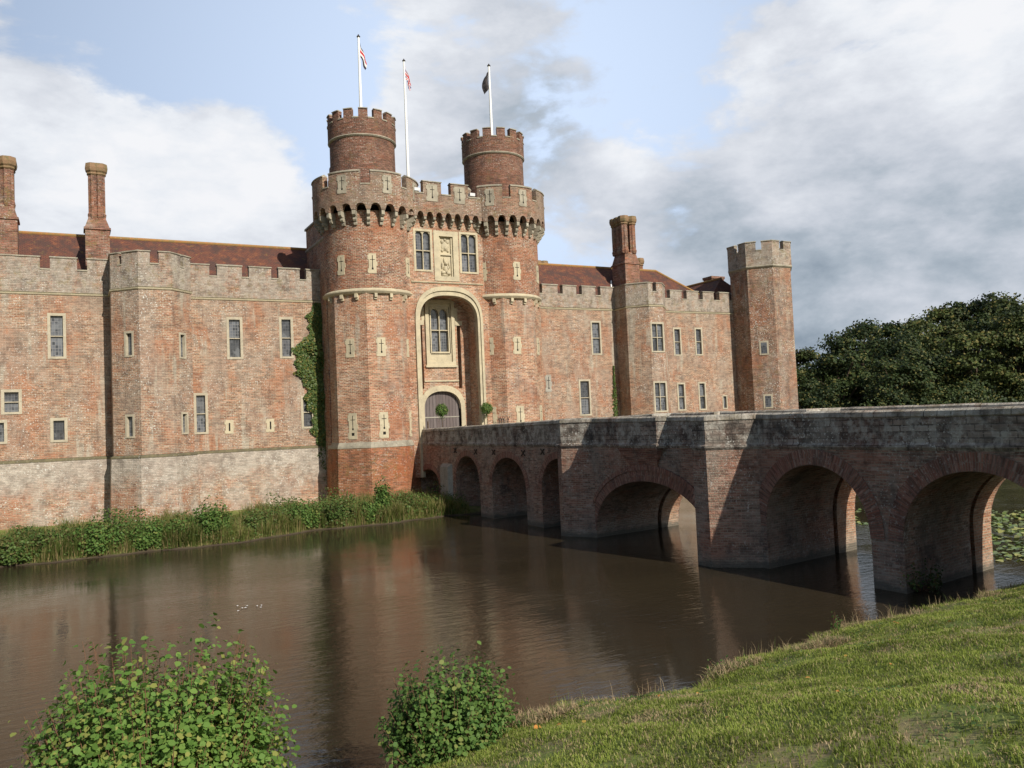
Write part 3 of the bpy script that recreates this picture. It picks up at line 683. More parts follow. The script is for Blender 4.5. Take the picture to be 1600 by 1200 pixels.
    for phd in ([-43, 4.6] if sx < 0 else [-33.5, 5.5]) + ([47] if sx < 0 else []):
        a = math.radians(phd); F = frame((cx + RO * math.sin(a) - math.cos(a), CY - RO * math.cos(a) - math.sin(a)), (cx + RO * math.sin(a) + math.cos(a), CY - RO * math.cos(a) + math.sin(a)))
        slit(F, 1.0, 21.35, 22.6, G, .6, mat=M['stone_w'])
    # upper turret
    R1 = 2.3; cyT = CY + (.1 if sx < 0 else .1)
    tx = cx - .1 if sx < 0 else cx
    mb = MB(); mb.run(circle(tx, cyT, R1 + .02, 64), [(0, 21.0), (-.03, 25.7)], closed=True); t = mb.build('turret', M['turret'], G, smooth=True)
    mb = MB(); mb.run(circle(tx, cyT, R1, 64), [(-.1, 25.66), (.05, 25.72), (.12, 25.8), (.1, 25.86)], closed=True); mb.build('ring_moulding', M['stone_w'], t)
    cc = circle(tx, cyT, R1 + .1, 70, .045 if sx < 0 else .12)
    ml = []
    for k in range(70):
        L = math.dist(cc[k], cc[(k + 1) % 70]); ml.append([(0, L)] if k % 5 < 3 else [])
    crenel(cc, ml, 25.85, 26.95, 27.6, t, M['turret'], th=.35, closed=True, cop=.09, split=False)
    mb = MB(); mb.prism(circle(tx, cyT, R1 - .2, 40), 26, 26.2); mb.build('roof_deck', M['stone_w'], t)
# stair cap stepping down the left turret
mb = MB(); mb.prism([(-9.15, -1.9), (-8.6, -2.6), (-8.0, -1.0), (-9.0, -.8)], 21, 23.6, topz=[23.3, 23.9, 23.9, 23.3]); mb.prism([(-9.0, -1.7), (-8.5, -2.3), (-8.0, -1.0), (-8.9, -.9)], 23.2, 24.6, topz=[24.2, 25.0, 25.0, 24.2]); mb.build('stair_turret', M['turret'], G)

# middle: wall above the arch, arch recess
F = frame((GX - 4.0, YW), (GX + 4.0, YW)); u = lambda X: X - (GX - 4.0)
mb = MB()
AI, AO = 2.27, 2.62           # inner and outer half widths of the great stone arch
AZS, AZC = 12.9, 14.85
SP = lambda w, c0, n=20: [(4 - w, c0)] + []
def tudor(uc, w, zs, zc, n=22, k=.78):
    """four-centred looking arch: superellipse halves"""
    pts = []
    for i in range(n + 1):
        a = PI * i / n; c, s = math.cos(a), math.sin(a)
        pts.append((uc - w * math.copysign(abs(c) ** k, c), zs + (zc - zs) * abs(s) ** k))
    return pts
inn = tudor(4, AI, AZS, AZC)
# wall over the arch (columns up to the machicolation)
holes = [(u(-3.95), u(-2.56), 16.5, 19.5), (u(-2.44), u(-.52), 15.85, 19.5), (u(-.42), u(1.04), 16.5, 19.5)]
Wh = MB()
wall_seg(Wh, (GX - 4.0, YW), (GX + 4.0, YW), 15.75, 21.9, holes, depth=.3, u_off=.07)
for i in range(len(inn) - 1):
    a, b = inn[i], inn[i + 1]
    if b[0] - a[0] < 1e-5: continue
    Wh.face([F(a[0], a[1], 0), F(b[0], b[1], 0), F(b[0], 15.75, 0), F(a[0], 15.75, 0)], [(a[0], a[1]), (b[0], b[1]), (b[0], 15.75), (a[0], 15.75)])
for a, b in ((0, 4 - AI), (4 + AI, 8)): Wh.face([F(a, 2, 0), F(b, 2, 0), F(b, 15.75, 0), F(a, 15.75, 0)], [(a, 2), (b, 2), (b, 15.75), (a, 15.75)])
full = [(4 - AI, 2)] + inn + [(4 + AI, 2)]
dB = -(YB - YW) - .05
for i in range(len(full) - 1):
    a, b = full[i], full[i + 1]; Wh.face([F(a[0], a[1], dB), F(b[0], b[1], dB), F(b[0], b[1], 0), F(a[0], a[1], 0)], [(0, a[1]), (0, b[1]), (1.8, b[1]), (1.8, a[1])])
Wh.build('arch_wall', M['gate'], G)
# stone arch moulding in two orders
mb = MB()
full_o = [(4 - AO, 2)] + tudor(4, AO, AZS, AZC + .62) + [(4 + AO, 2)]
full_m = [(4 - AI - .17, 2)] + tudor(4, AI + .17, AZS, AZC + .3) + [(4 + AI + .17, 2)]
mb.fband(F, [(4 - AI + .02, 2)] + tudor(4, AI - .02, AZS, AZC - .02) + [(4 + AI - .02, 2)], full_m, -.35, .05); mb.fband(F, full_m, full_o, -.05, .15)
mb.build('stone_arch', M['stone'], G)
# back wall of the recess, with door and bridge slots
Fb = frame((GX - 3.0, YB), (GX + 3.0, YB)); ub = lambda X: X - (GX - 3.0)
bw = MB(); DW, DZS, DZC, DZ0 = 1.45, 6.75, 8.05, 4.3
da = tudor(3, DW, DZS, DZC, 16, .85)
hol = [(3 - 1.66, 3 - 1.38, 8.25, 12.9), (3 + 1.38, 3 + 1.66, 8.25, 12.9), (3 - .9, 3 + .9, 10.3, 14.6), (3 - DW, 3 + DW, DZ0 - 1, DZC)]
wall_seg(bw, (GX - 3, YB), (GX + 3, YB), DZ0 - 1, 16, hol, depth=.7)
for i in range(len(da) - 1):
    a, b = da[i], da[i + 1]; bw.face([Fb(a[0], a[1]), Fb(b[0], b[1]), Fb(b[0], DZC), Fb(a[0], DZC)])
bw.build('recess_wall', M['gate'], G)
mb = MB()
for s in (-1, 1): mb = MB(); mb.fbox(Fb, 3 + s * 1.52 - .15, 3 + s * 1.52 + .15, 8.2, 12.95, -.75, -.65); mb.build('drawbridge_slot', M['dark'], G)
mb = MB()     # stone blocks at slot heads, raised panel edge below the window
for s in (-1, 1): mb.fbox(Fb, 3 + s * 1.52 - .28, 3 + s * 1.52 + .28, 12.9, 13.25, -.1, .05); mb.fbox(Fb, 3 + s * 1.3 - .12, 3 + s * 1.3 + .12, 13.25, 14.2, -.1, .04); mb.build('stone_trim', M['stone'], G); mb = MB()
mb.fbox(Fb, 3 - 1.36, 3 + 1.36, 8.75, 8.86, -.1, .09)
mb.build('stone_trim', M['stone'], G)
mb = MB(); mb.fbox(Fb, 3 - 1.36, 3 + 1.36, 8.862, 10.05, -.1, .06); mb.build('brick_panel', M['gate'], G)
# door surround + door
mb = MB(); dfull = [(3 - DW, DZ0)] + da + [(3 + DW, DZ0)]
dout = [(3 - DW - .33, DZ0)] + tudor(3, DW + .33, DZS, DZC + .42, 16, .85) + [(3 + DW + .33, DZ0)]
mb.fband(Fb, dfull, dout, -.3, .1); mb.build('door_surround', M['stone'], G)
mb = MB(); mb.fprism(Fb, [(3 - DW, DZ0), (3 + DW, DZ0)] + da[::-1], -.34, -.26); dr = mb.build('door', M['door'], G)
mb = MB(); mb.fbox(Fb, 3 - DW + .03, 3 + DW - .03, 6.12, 6.2, -.26, -.225); mb.build('door_rail', M['pale_slab'], dr)
mb = MB(); mb.fbox(Fb, 2.985, 3.015, DZ0, 7.9, -.26, -.25); mb.build('door_seam', M['dark'], dr)
# great window in the recess
mb = MB(); o_ = .18
mb.fband(Fb, [(2.1, 10.2), (2.1, 14.5), (3.9, 14.5), (3.9, 10.2), (2.1, 10.2)], [(1.84, 9.95), (1.84, 14.78), (4.16, 14.78), (4.16, 9.95), (1.84, 9.95)], -.1, .17)
mb.fbox(Fb, 1.76, 4.24, 9.8, 9.95, -.1, .22)
mb.fband(Fb, [(2.24, 10.75), (2.24, 14.28), (3.76, 14.28), (3.76, 10.75), (2.24, 10.75)], [(2.1, 10.2), (2.1, 14.5), (3.9, 14.5), (3.9, 10.2), (2.1, 10.2)], -.28, .03)
mb.build('window_surround', M['stone'], G)
window(Fb, 2.2, 3.8, 10.85, 14.25, G, 2, 2, head=.42, deep=.3, sur=.13, label='tall two-light leaded window with arched heads above the door')
# upper paired windows and carved panel
window(F, u(-3.95), u(-2.56), 16.5, 19.5, G, 2, 2, head=.28, deep=.24, sur=.14)
window(F, u(-.42), u(1.04), 16.5, 19.5, G, 2, 2, head=.28, deep=.24, sur=.14)
mb = MB(); a, b = u(-2.44), u(-.52)
mb.fband(F, [(a + .42, 16.2), (a + .42, 19.1), (b - .42, 19.1), (b - .42, 16.2), (a + .42, 16.2)], [(a, 15.86), (a, 19.48), (b, 19.48), (b, 15.86), (a, 15.86)], -.28, .05)
for x0, x1 in ((a + .42, a + .54), (b - .54, b - .42)): mb.fbox(F, x0, x1, 16.2, 19.1, -.28, -.08)
mb.fbox(F, a + .54, b - .54, 16.2, 19.1, -.29, -.2); mb.fbox(F, a + .54, b - .54, 17.75, 17.85, -.2, -.08)
cpn = mb.build('carved_panel', M['stone'], G)
def relief(pts, name, s=1.):
    mb = MB()
    for (x, z, rx, rz, d) in pts:
        n = 10; rings = [(1, 0), (.8, .6), (.45, .9), (0.05, 1)]
        for k in range(len(rings) - 1):
            for i in range(n):
                t0, t1 = 2 * PI * i / n, 2 * PI * (i + 1) / n; r0, h0 = rings[k]; r1, h1 = rings[k + 1]
                P = lambda r, h, t: F(x + rx * r * math.cos(t), z + rz * r * math.sin(t), -.2 + d * h)
                mb.face([P(r0, h0, t0), P(r0, h0, t1), P(r1, h1, t1), P(r1, h1, t0)])
    return mb.build(name, M['stone'], cpn, smooth=True)
c0 = (a + b) / 2
relief([(c0, 18.4, .32, .36, .1), (c0 - .2, 18.75, .14, .16, .12), (c0 + .2, 18.75, .14, .16, .12), (c0, 18.3, .16, .2, .17), (c0 - .22, 18.1, .1, .12, .12), (c0 + .22, 18.1, .1, .12, .12), (c0, 18.9, .1, .1, .12)], 'carved_shield')
relief([(c0, 16.75, .2, .3, .2), (c0 - .22, 16.5, .2, .18, .22), (c0 + .2, 16.45, .2, .14, .2), (c0 + .02, 17.15, .14, .15, .22), (c0 - .28, 17.0, .08, .28, .13), (c0 + .28, 17.05, .08, .24, .13), (c0 - .1, 16.3, .3, .1, .2), (c0 + .12, 16.85, .12, .2, .24), (c0 - .12, 17.4, .06, .2, .12)], 'carved_beast')
mb = MB(); mb.run([(GX - 2.8, YW), (GX + 2.8, YW)], STR(15.72, .1)); mb.build('string_course', M['stone'], G)
# middle machicolation
YM = YW - .62; par = MB(); nA = 7; x0, x1 = GX - 2.5, GX + 2.5; st = (x1 - x0) / nA
FM = frame((x0, YM), (x1, YM))
for k in range(nA):
    uc = st * (k + .5); pts = [(st * k, 20.3)] + arc(uc, st * .33, 20.3, .36, 8) + [(st * (k + 1), 20.3)]
    for i in range(len(pts) - 1):
        p, q = pts[i], pts[i + 1]
        if q[0] - p[0] < 1e-6: continue
        par.face([FM(*p), FM(*q), FM(q[0], 21.9), FM(p[0], 21.9)], [p, q, (q[0], 21.9), (p[0], 21.9)])
        par.face([FM(p[0], p[1], -.45), FM(q[0], q[1], -.45), FM(*q), FM(*p)]); par.face([FM(p[0], 21.9, -.45), FM(q[0], 21.9, -.45), FM(q[0], q[1], -.45), FM(p[0], p[1], -.45)])
for a, b in ((-1.4, 0), (nA * st, nA * st + 1.4)): par.fbox(FM, a, b, 20.3, 21.9, -.45, 0)
par.build('machicolation', M['battle'], G)
pc = None
for k in range(nA + 1):
    if pc is None: pc = proto.copy(); pc.data = proto.data; o = pc
    else: o = pc.copy()
    COL.objects.link(o); o.location = (x0 + st * k, YW + .01, 20.3); o.rotation_euler = (0, 0, 0); o.scale = (.82, 1.0, .62)
mm = [(st * 7 * f0, st * 7 * f1) for f0, f1 in ((.13, .41), (.55, .83))]
Lm = st * 7
crenel([(x0, YM), (x1, YM)], [[(.62, 2.0), (2.75, 4.1)]], 21.88, 21.9, 22.78, G, M['battle'])
for uc in (1.3, 3.42): slit(FM, uc, 21.4, 22.62, G, .8, mat=M['stone_w'])
# arrow slits of the towers
for cx, sx in zip(CX, (-1, 1)):
    oc = octagon(cx, CY, AP); off = 0
    rows = [(10.38, 11.66, False), (4.87, 6.62, True)] if sx < 0 else [(10.55, 11.82, False), (5.3, 6.75, False)]
    for k in range(8):
        p, q = oc[k], oc[(k + 1) % 8]; n = ((p[0] + q[0]) / 2 - cx, (p[1] + q[1]) / 2 - CY)
        if n[1] > -1.5: continue
        L = math.dist(p, q); Fo = frame(p, q)
        for z0_, z1_, hl in rows:
            if sx > 0: uc = L * (.5 if n[0] < -1 else .42 if abs(n[0]) < 1 else .5)
            else: uc = L * (.46 if n[0] < -1 else .4 if abs(n[0]) < 1 else .5)
            slit(Fo, uc, z0_, z1_, G, .6, hole=hl)
    for phd in ((-54, -13, 44) if sx < 0 else (-49, -1, 46)):
        a = math.radians(phd); r = RD - .01
        Fd = frame((cx + r * math.sin(a) - math.cos(a), CY - r * math.cos(a) - math.sin(a)), (cx + r * math.sin(a) + math.cos(a), CY - r * math.cos(a) + math.sin(a)))
        slit(Fd, 1.0, 16.0, 17.35, G, .52)
# blank stone plate left of drum in shade
# floodlights in the gaps
for i, (x, lb) in enumerate(((GX - 2.35, 'small silver floodlight in the battlement gap left of centre, above the gate'), (GX + 1.95, 'small silver floodlight in the battlement gap beside the right round tower'))):
    fl = thing('floodlight', lb, 'floodlight', (x, YM, 21.95))
    mb = MB(); mb.box(x - .2, x + .2, YM - .05, YM + .3, 22.06, 22.28); mb.build('housing', M['metal'], fl)
    mb = MB(); mb.box(x - .04, x + .04, YM + .08, YM + .16, 21.95, 22.06); mb.build('bracket', M['iron'], fl)

# ------------------------------------------------------------------ flagpoles and flags
def flagmat(name, kind):
    m = NT(name); uv = m.uv(); s = m.sep(uv); x, y = s[0], s[1]
    if kind == 'canton':
        f = m.ramp(m.math('ABSOLUTE', m.math('SUBTRACT', y, .5)), .1, .13)
        c = m.mix(f, (.55, .02, .03), (.8, .78, .76))
        f2 = m.ramp(m.math('ABSOLUTE', m.math('SUBTRACT', y, .5)), .3, .33); c = m.mix(f2, c, (.03, .02, .03))
    elif kind == 'union':
        d1 = m.math('ABSOLUTE', m.math('SUBTRACT', y, x)); d2 = m.math('ABSOLUTE', m.math('SUBTRACT', m.math('ADD', y, x), 1.))
        dd = m.math('MINIMUM', d1, d2)
        c = m.mix(m.ramp(dd, .12, .13), (.75, .74, .74), (.03, .04, .18)); c = m.mix(m.ramp(dd, .04, .05), (.5, .03, .04), c)
        e = m.math('MINIMUM', m.math('ABSOLUTE', m.math('SUBTRACT', y, .5)), m.math('ABSOLUTE', m.math('SUBTRACT', x, .5)))
        c = m.mix(m.ramp(e, .15, .16), (.75, .74, .74), c); c = m.mix(m.ramp(e, .09, .10), (.5, .03, .04), c)
    else: c = m.mix(m.ramp(m.noise(m.pos(), 4), .4, .6), (.03, .028, .03), (.07, .06, .06))
    m.col(c); m.rough(.8); return m.m
for (px, py, z0_, z1_, kind, lab, fl, sgn) in (
    (-6.75, -2.0, 26.2, 33.75, 'canton', 'white flagpole on top of the left gatehouse turret', 'limp flag with a red patch between dark ends on the left turret pole', 1),
    (-1.45, 2.8, 20.6, 34.85, 'union', 'tall white flagpole rising behind the middle of the gatehouse', 'limp red, white and blue crossed flag on the middle pole', 1),
    (3.72, -2.0, 26.2, 33.35, 'dark', 'white flagpole on top of the right gatehouse turret', 'small dark furled flag on the right turret pole', -1)):
    t = thing('flagpole', lab, 'flagpole', (px, py, z0_))
    mb = MB(); mb.cyl((px, py, z0_), (px, py, z1_), .15 if kind == 'union' else .13, .07, 12); mb.build('pole', M['white'], t, smooth=True)
    mb = MB(); mb.cyl((px, py, z1_), (px, py, z1_ + .05), .13, .13, 12); mb.cyl((px, py, z1_ + .05), (px, py, z1_ + .2), .1, .02, 10); mb.build('finial', M['iron'], t)
    mb = MB(); nx_, ny_ = 8, 14; hh = 1.7; top = z1_ - .45
    g = {}
    for i in range(nx_ + 1):
        for j in range(ny_ + 1):
            s_, q_ = i / nx_, j / ny_
            # hangs limp: the fly drops diagonally
            x = px + sgn * (.1 + s_ * (.28 + .22 * math.sin(PI * min(1, q_ * .9)) )); z = top - q_ * hh * (.62 if kind != 'dark' else .8) - s_ * (.85 if kind != 'dark' else .5)
            y = py - .05 + .10 * math.sin(s_ * 7 + q_ * 3) + (.12 * s_)
            g[i, j] = (x, y, z)
    for i in range(nx_):
        for j in range(ny_):
            mb.face([g[i, j], g[i + 1, j], g[i + 1, j + 1], g[i, j + 1]], [(i / nx_, j / ny_), ((i + 1) / nx_, j / ny_), ((i + 1) / nx_, (j + 1) / ny_), (i / nx_, (j + 1) / ny_)])
    o = mb.build('flag', flagmat('flag_' + kind, kind), None, smooth=True); tag(o, fl, 'flag')
    sm = o.modifiers.new('thick', 'SOLIDIFY'); sm.thickness = .01

# ------------------------------------------------------------------ bridge
B = thing('bridge', 'long brick moat bridge with arches, pointed cutwaters and weathered stone parapet', 'bridge', (-1.2, -30, 0))
XW, XE = -3.9, 1.57
arches = [(-5.3, 1.75, 1.6, 2.6), (-11.55, 1.75, 2.0, 3.58), (-17.0, 2.05, 1.9, 3.58), (-22.6, 1.85, 1.9, 3.62),
          (-29.7, 3.95, .35, 2.78), (-38.75, 2.17, 1.5, 3.7), (-44.35, 2.3, 1.5, 3.66), (-50.5, 2.3, 1.5, 3.6)]
def arch_pts(a, grow=0., n=24):
    yc, w, zs, zc = a
    return [(yc + (w + grow) * math.cos(PI * k / n), zs + (zc + grow * .8 - zs) * math.sin(PI * k / n) ** .95) for k in range(n + 1)]
YN, YS = -3.35, -58.
ZD = 4.36
SKEW = .15
def slab(mb, xa, xb, grow=0., front=True, back=True, mi=0):
    """masonry slab between two x planes, cut by the arches (barrels run slightly askew); y runs north to south"""
    sa, sb = SKEW * (xa - XW), SKEW * (xb - XW)
    ca, cb = YN, YN
    def quad(ya, za, yb, zb, which, top=ZD):
        if which == 0 and front: mb.face([(xa, ya, za), (xa, yb, zb), (xa, yb, top), (xa, ya, top)], [(-ya, za), (-yb, zb), (-yb, top), (-ya, top)], mi)
        if which == 1 and back: mb.face([(xb, yb, zb), (xb, ya, za), (xb, ya, top), (xb, yb, top)], [(-yb, zb), (-ya, za), (-ya, top), (-yb, top)], mi)
    for a in arches:
        pts = arch_pts(a, grow)
        quad(ca, -1.2, pts[0][0] + sa, -1.2, 0); quad(cb, -1.2, pts[0][0] + sb, -1.2, 1)
        y0_ = pts[0][0]
        mb.face([(xa, y0_ + sa, -1.2), (xa, y0_ + sa, pts[0][1]), (xb, y0_ + sb, pts[0][1]), (xb, y0_ + sb, -1.2)], [(xa, -1.2), (xa, pts[0][1]), (xb, pts[0][1]), (xb, -1.2)], mi)
        acc = pts[0][1]
        for i in range(len(pts) - 1):
            p, q = pts[i], pts[i + 1]; quad(p[0] + sa, p[1], q[0] + sa, q[1], 0); quad(p[0] + sb, p[1], q[0] + sb, q[1], 1); L = math.dist(p, q)
            mb.face([(xa, p[0] + sa, p[1]), (xb, p[0] + sb, p[1]), (xb, q[0] + sb, q[1]), (xa, q[0] + sa, q[1])], [(xa, acc), (xb, acc), (xb, acc + L), (xa, acc + L)], mi); acc += L
        y1_ = pts[-1][0]
        mb.face([(xa, y1_ + sa, -1.2), (xb, y1_ + sb, -1.2), (xb, y1_ + sb, pts[-1][1]), (xa, y1_ + sa, pts[-1][1])], None, mi)
        ca, cb = y1_ + sa, y1_ + sb
    quad(ca, -1.2, YS, -1.2, 0); quad(cb, -1.2, YS, -1.2, 1)
    mb.face([(xa, YN, -1.2), (xb, YN, -1.2), (xb, YN, ZD), (xa, YN, ZD)], None, mi)
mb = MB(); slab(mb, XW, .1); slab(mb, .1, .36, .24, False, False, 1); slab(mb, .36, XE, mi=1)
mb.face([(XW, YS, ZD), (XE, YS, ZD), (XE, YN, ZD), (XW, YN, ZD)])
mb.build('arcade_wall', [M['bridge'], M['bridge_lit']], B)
# arch rings
FWB = frame((XW, 0), (XW, -60))      # u = -y, outward = west
FEB = frame((XE, -60), (XE, 0))
for a in arches:
    th = .34 if a[0] > -24 else .5
    if a[0] == -29.7: th = .45
    inn = arch_pts(a, 0, 30); outr = arch_pts((a[0], a[1], a[2] - .0, a[3] + th * .25), th, 30)
    mb = MB(); mb.fband(FWB, [(-p[0], p[1]) for p in inn], [(-p[0], p[1]) for p in outr], -.02, .03, radial=True); mb.build('arch_ring', M['arch'], B); mb = MB()
    mb.fband(FEB, [(p[0] + 60 + SKEW * (XE - XW), p[1]) for p in inn[::-1]], [(p[0] + 60 + SKEW * (XE - XW), p[1]) for p in outr[::-1]], -.02, .03, radial=True)
    mb.build('arch_ring', M['arch'], B)
    if a[0] == -29.7:
        mb = MB(); o2 = arch_pts((a[0], a[1], a[2], a[3] + th * .5 + .02), th + .12, 30)
        mb.fband(FWB, [(-p[0], p[1]) for p in outr], [(-p[0], p[1]) for p in o2], -.02, .07, radial=True); mb.build('hood_ring', M['arch'], B)
# cutwaters (pentagonal piers) on both sides, each a mesh
cutW = [[(XW, -23.5), (-4.78, -23.95), (-4.78, -24.3), (XW, -25.75)], [(XW, -33.75), (-5.2, -34.35), (-5.2, -35.1), (XW, -36.35)]]
mir = lambda p: (XE + (XW - p[0]), p[1])
parW = [(XW, YN)]
for c in cutW:
    poly = [(XW + .3, c[0][1] - .2)] + c + [(XW + .3, c[-1][1] + .2)]
    mb = MB(); mb.prism(poly, -1.2, ZD); mb.build('cutwater', M['bridge'], B)
    mb = MB(); mb.prism([mir(p) for p in poly][::-1], 3.85, ZD); mb.build('refuge_corbel', M['bridge'], B)
# refuge corbelled over the crown of the big arch
ref = [(XW, -28.1), (-4.22, -28.15), (-4.22, -31.0), (XW, -31.3)]
mb = MB()
mb.face([(-4.22, -28.15, 4.2), (-4.22, -31.0, 4.2), (XW - .03, -30.55, 3.35), (XW - .03, -28.75, 3.35)]); mb.face([(XW, -28.15, 4.2), (-4.22, -28.15, 4.2), (XW - .03, -28.75, 3.35)])
mb.face([(XW, -31.0, 4.2), (XW - .03, -30.55, 3.35), (-4.22, -31.0, 4.2)]); mb.prism([(XW + .2, -28.1), *ref[1:3], (XW + .2, -31.2)][::-1], 4.2, ZD)
mb.build('refuge_corbel', M['arch'], B)
parW += cutW[0] + ref + cutW[1] + [(XW, YS)]
def ztop(y):
    xs = [-58, -45.7, -36, -24, -4]; zs = [5.30, 5.38, 5.48, 5.60, 5.36]
    return float(np.interp(y, xs, zs))
def parapet(path, dz=0., th=.42):
    # densify
    P = []
    for i in range(len(path) - 1):
        a, b = path[i], path[i + 1]; L = math.dist(a, b); n = max(1, int(L / .9))
        for k in range(n): P.append((a[0] + (b[0] - a[0]) * k / n, a[1] + (b[1] - a[1]) * k / n))
    P.append(path[-1]); A = [np.array(p) for p in P]; off = miters(A, False)
    wall = MB(); cp = MB(); us = 0
    jit = [random.uniform(-.012, .012) for _ in P]
    for i in range(len(P) - 1):
        L = math.dist(P[i], P[i + 1])
        def pt(k, d, z): return (P[k][0] + off[k][0] * d, P[k][1] + off[k][1] * d, z)
        z0_, z1_ = ztop(P[i][1]) + dz + jit[i], ztop(P[i + 1][1]) + dz + jit[i + 1]
        for d0, d1, s0, s1, mbx in ((0, 0, 0, -.2, wall),):
            wall.face([pt(i, .0, ZD), pt(i + 1, .0, ZD), pt(i + 1, .0, z1_ - .24), pt(i, .0, z0_ - .24)], [(us, ZD), (us + L, ZD), (us + L, z1_ - .24), (us, z0_ - .24)])
            wall.face([pt(i + 1, -th, ZD), pt(i, -th, ZD), pt(i, -th, z0_ - .2), pt(i + 1, -th, z1_ - .2)], [(us, ZD), (us + L, ZD), (us + L, z1_ - .2), (us, z0_ - .2)])
        prof = [(.0, -.24), (.035, -.2), (.0, -.06), (-.11, 0), (-th + .11, 0), (-th, -.06), (-th - .03, -.2), (-th, -.24)]
        for k in range(len(prof) - 1):
            (da, za), (db, zb) = prof[k], prof[k + 1]
            cp.face([pt(i, da, z0_ + za), pt(i + 1, da, z1_ + za), pt(i + 1, db, z1_ + zb), pt(i, db, z0_ + zb)], [(us, k * .12), (us + L, k * .12), (us + L, k * .12 + .12), (us, k * .12 + .12)])
        us += L
    for e in (0, len(P) - 1):
        z = ztop(P[e][1]) + dz; wall.face([pt2 for pt2 in [(P[e][0] + off[e][0] * d, P[e][1] + off[e][1] * d, zz) for d, zz in ((0, ZD), (0, z - .02), (-th, z - .02), (-th, ZD))]])
    s = MB(); s.run(path, [(0, ZD - .16), (.07, ZD - .06), (.07, ZD + .0), (0, ZD + .07)])
    o = wall.build('parapet', M['coping_b'], B); cp.build('coping', M['cope_top'], o); s.build('string_course', M['coping_b'], o)
parapet(parW); parapet([mir(p) for p in parW][::-1], .07)
mb = MB(); mb.box(XW + .43, XE - .43, YS, YN, ZD + .004, ZD + .05); mb.build('deck', M['pale_slab'], B)
# landing in front of the gate and sill, pale pier block, iron anchors
mb = MB(); mb.box(-3.75, .9, -3.3, -2.0, 3.0, 4.33); mb.build('threshold', M['pale_slab'], B)
mb = MB(); mb.prism([(XW + .05, -7.7), (XW - .22, -7.75), (XW - .22, -9.0), (XW + .05, -9.35)], -1, 3.1, topz=[3.1, 2.85, 2.85, 3.1]); mb.build('buttress', M['pale_slab'], B)
for y, z in ((-9.86, 3.92), (-12.9, 3.86), (-15.32, 3.86), (-18.9, 3.86), (-21.0, 3.95)):
    mb = MB(); F3 = FWB
    for s in (-1, 1):
        d = Vector((math.sin(.8) * s * 1.2, math.cos(.8))) * .21; n = Vector((d.y, -d.x)).normalized() * .025
        outl = [(-y - d.x - n.x, z - d.y - n.y), (-y - d.x + n.x, z - d.y + n.y), (-y + d.x + n.x, z + d.y + n.y), (-y + d.x - n.x, z + d.y - n.y)]
        mb.fprism(F3, outl, .0, .05 + .004 * s)
    mb.build('wall_anchor', M['iron'], B)

# ------------------------------------------------------------------ numpy leaf tools
def raw_mesh(name, V, sizes, mat, parent=None, org=None):
    """V: (n,3) corner points, every face has its own verts; sizes: verts per face (int)"""
    V = np.asarray(V, np.float32).reshape(-1, 3)
    if org is not None: V = V - np.array(org, np.float32)
    me = bpy.data.meshes.new(name); n = len(V); nf = n // sizes
    me.vertices.add(n); me.vertices.foreach_set('co', V.ravel())
    me.loops.add(n); me.loops.foreach_set('vertex_index', np.arange(n, dtype=np.int32))
    me.polygons.add(nf); me.polygons.foreach_set('loop_start', np.arange(0, n, sizes, dtype=np.int32)); me.polygons.foreach_set('loop_total', np.full(nf, sizes, np.int32))
    me.materials.append(mat); me.update(calc_edges=True); me.validate()
    o = bpy.data.objects.new(name, me); COL.objects.link(o)
    if org is not None: o.location = org
    if parent: o.parent = parent; o.matrix_parent_inverse = parent.matrix_basis.inverted()
    return o
def unit(v): return v / np.maximum(1e-9, np.linalg.norm(v, axis=-1, keepdims=True))
def leaves(P, Nrm, size, aspect=.8, shape=6, droop=None):
    """rounded flat leaves at P facing roughly Nrm"""
    n = len(P); Nrm = unit(Nrm); r = unit(rng.normal(size=(n, 3))); t = unit(np.cross(Nrm, r)); w = np.cross(Nrm, t)
    size = np.broadcast_to(size, (n,))[:, None]
    if shape == 6: co = [(-1, 0), (-.5, .8), (.35, .85), (1, 0), (.35, -.85), (-.5, -.8)]
    elif shape == 4: co = [(-1, 0), (0, .8), (1, 0), (0, -.8)]
    pts = []
    for a, b in co: pts.append(P + t * size * a * .5 + w * size * b * .5 * aspect + Nrm * size * (.10 * abs(b) - .06 * abs(a)))
    return np.stack(pts, 1).reshape(-1, 3)
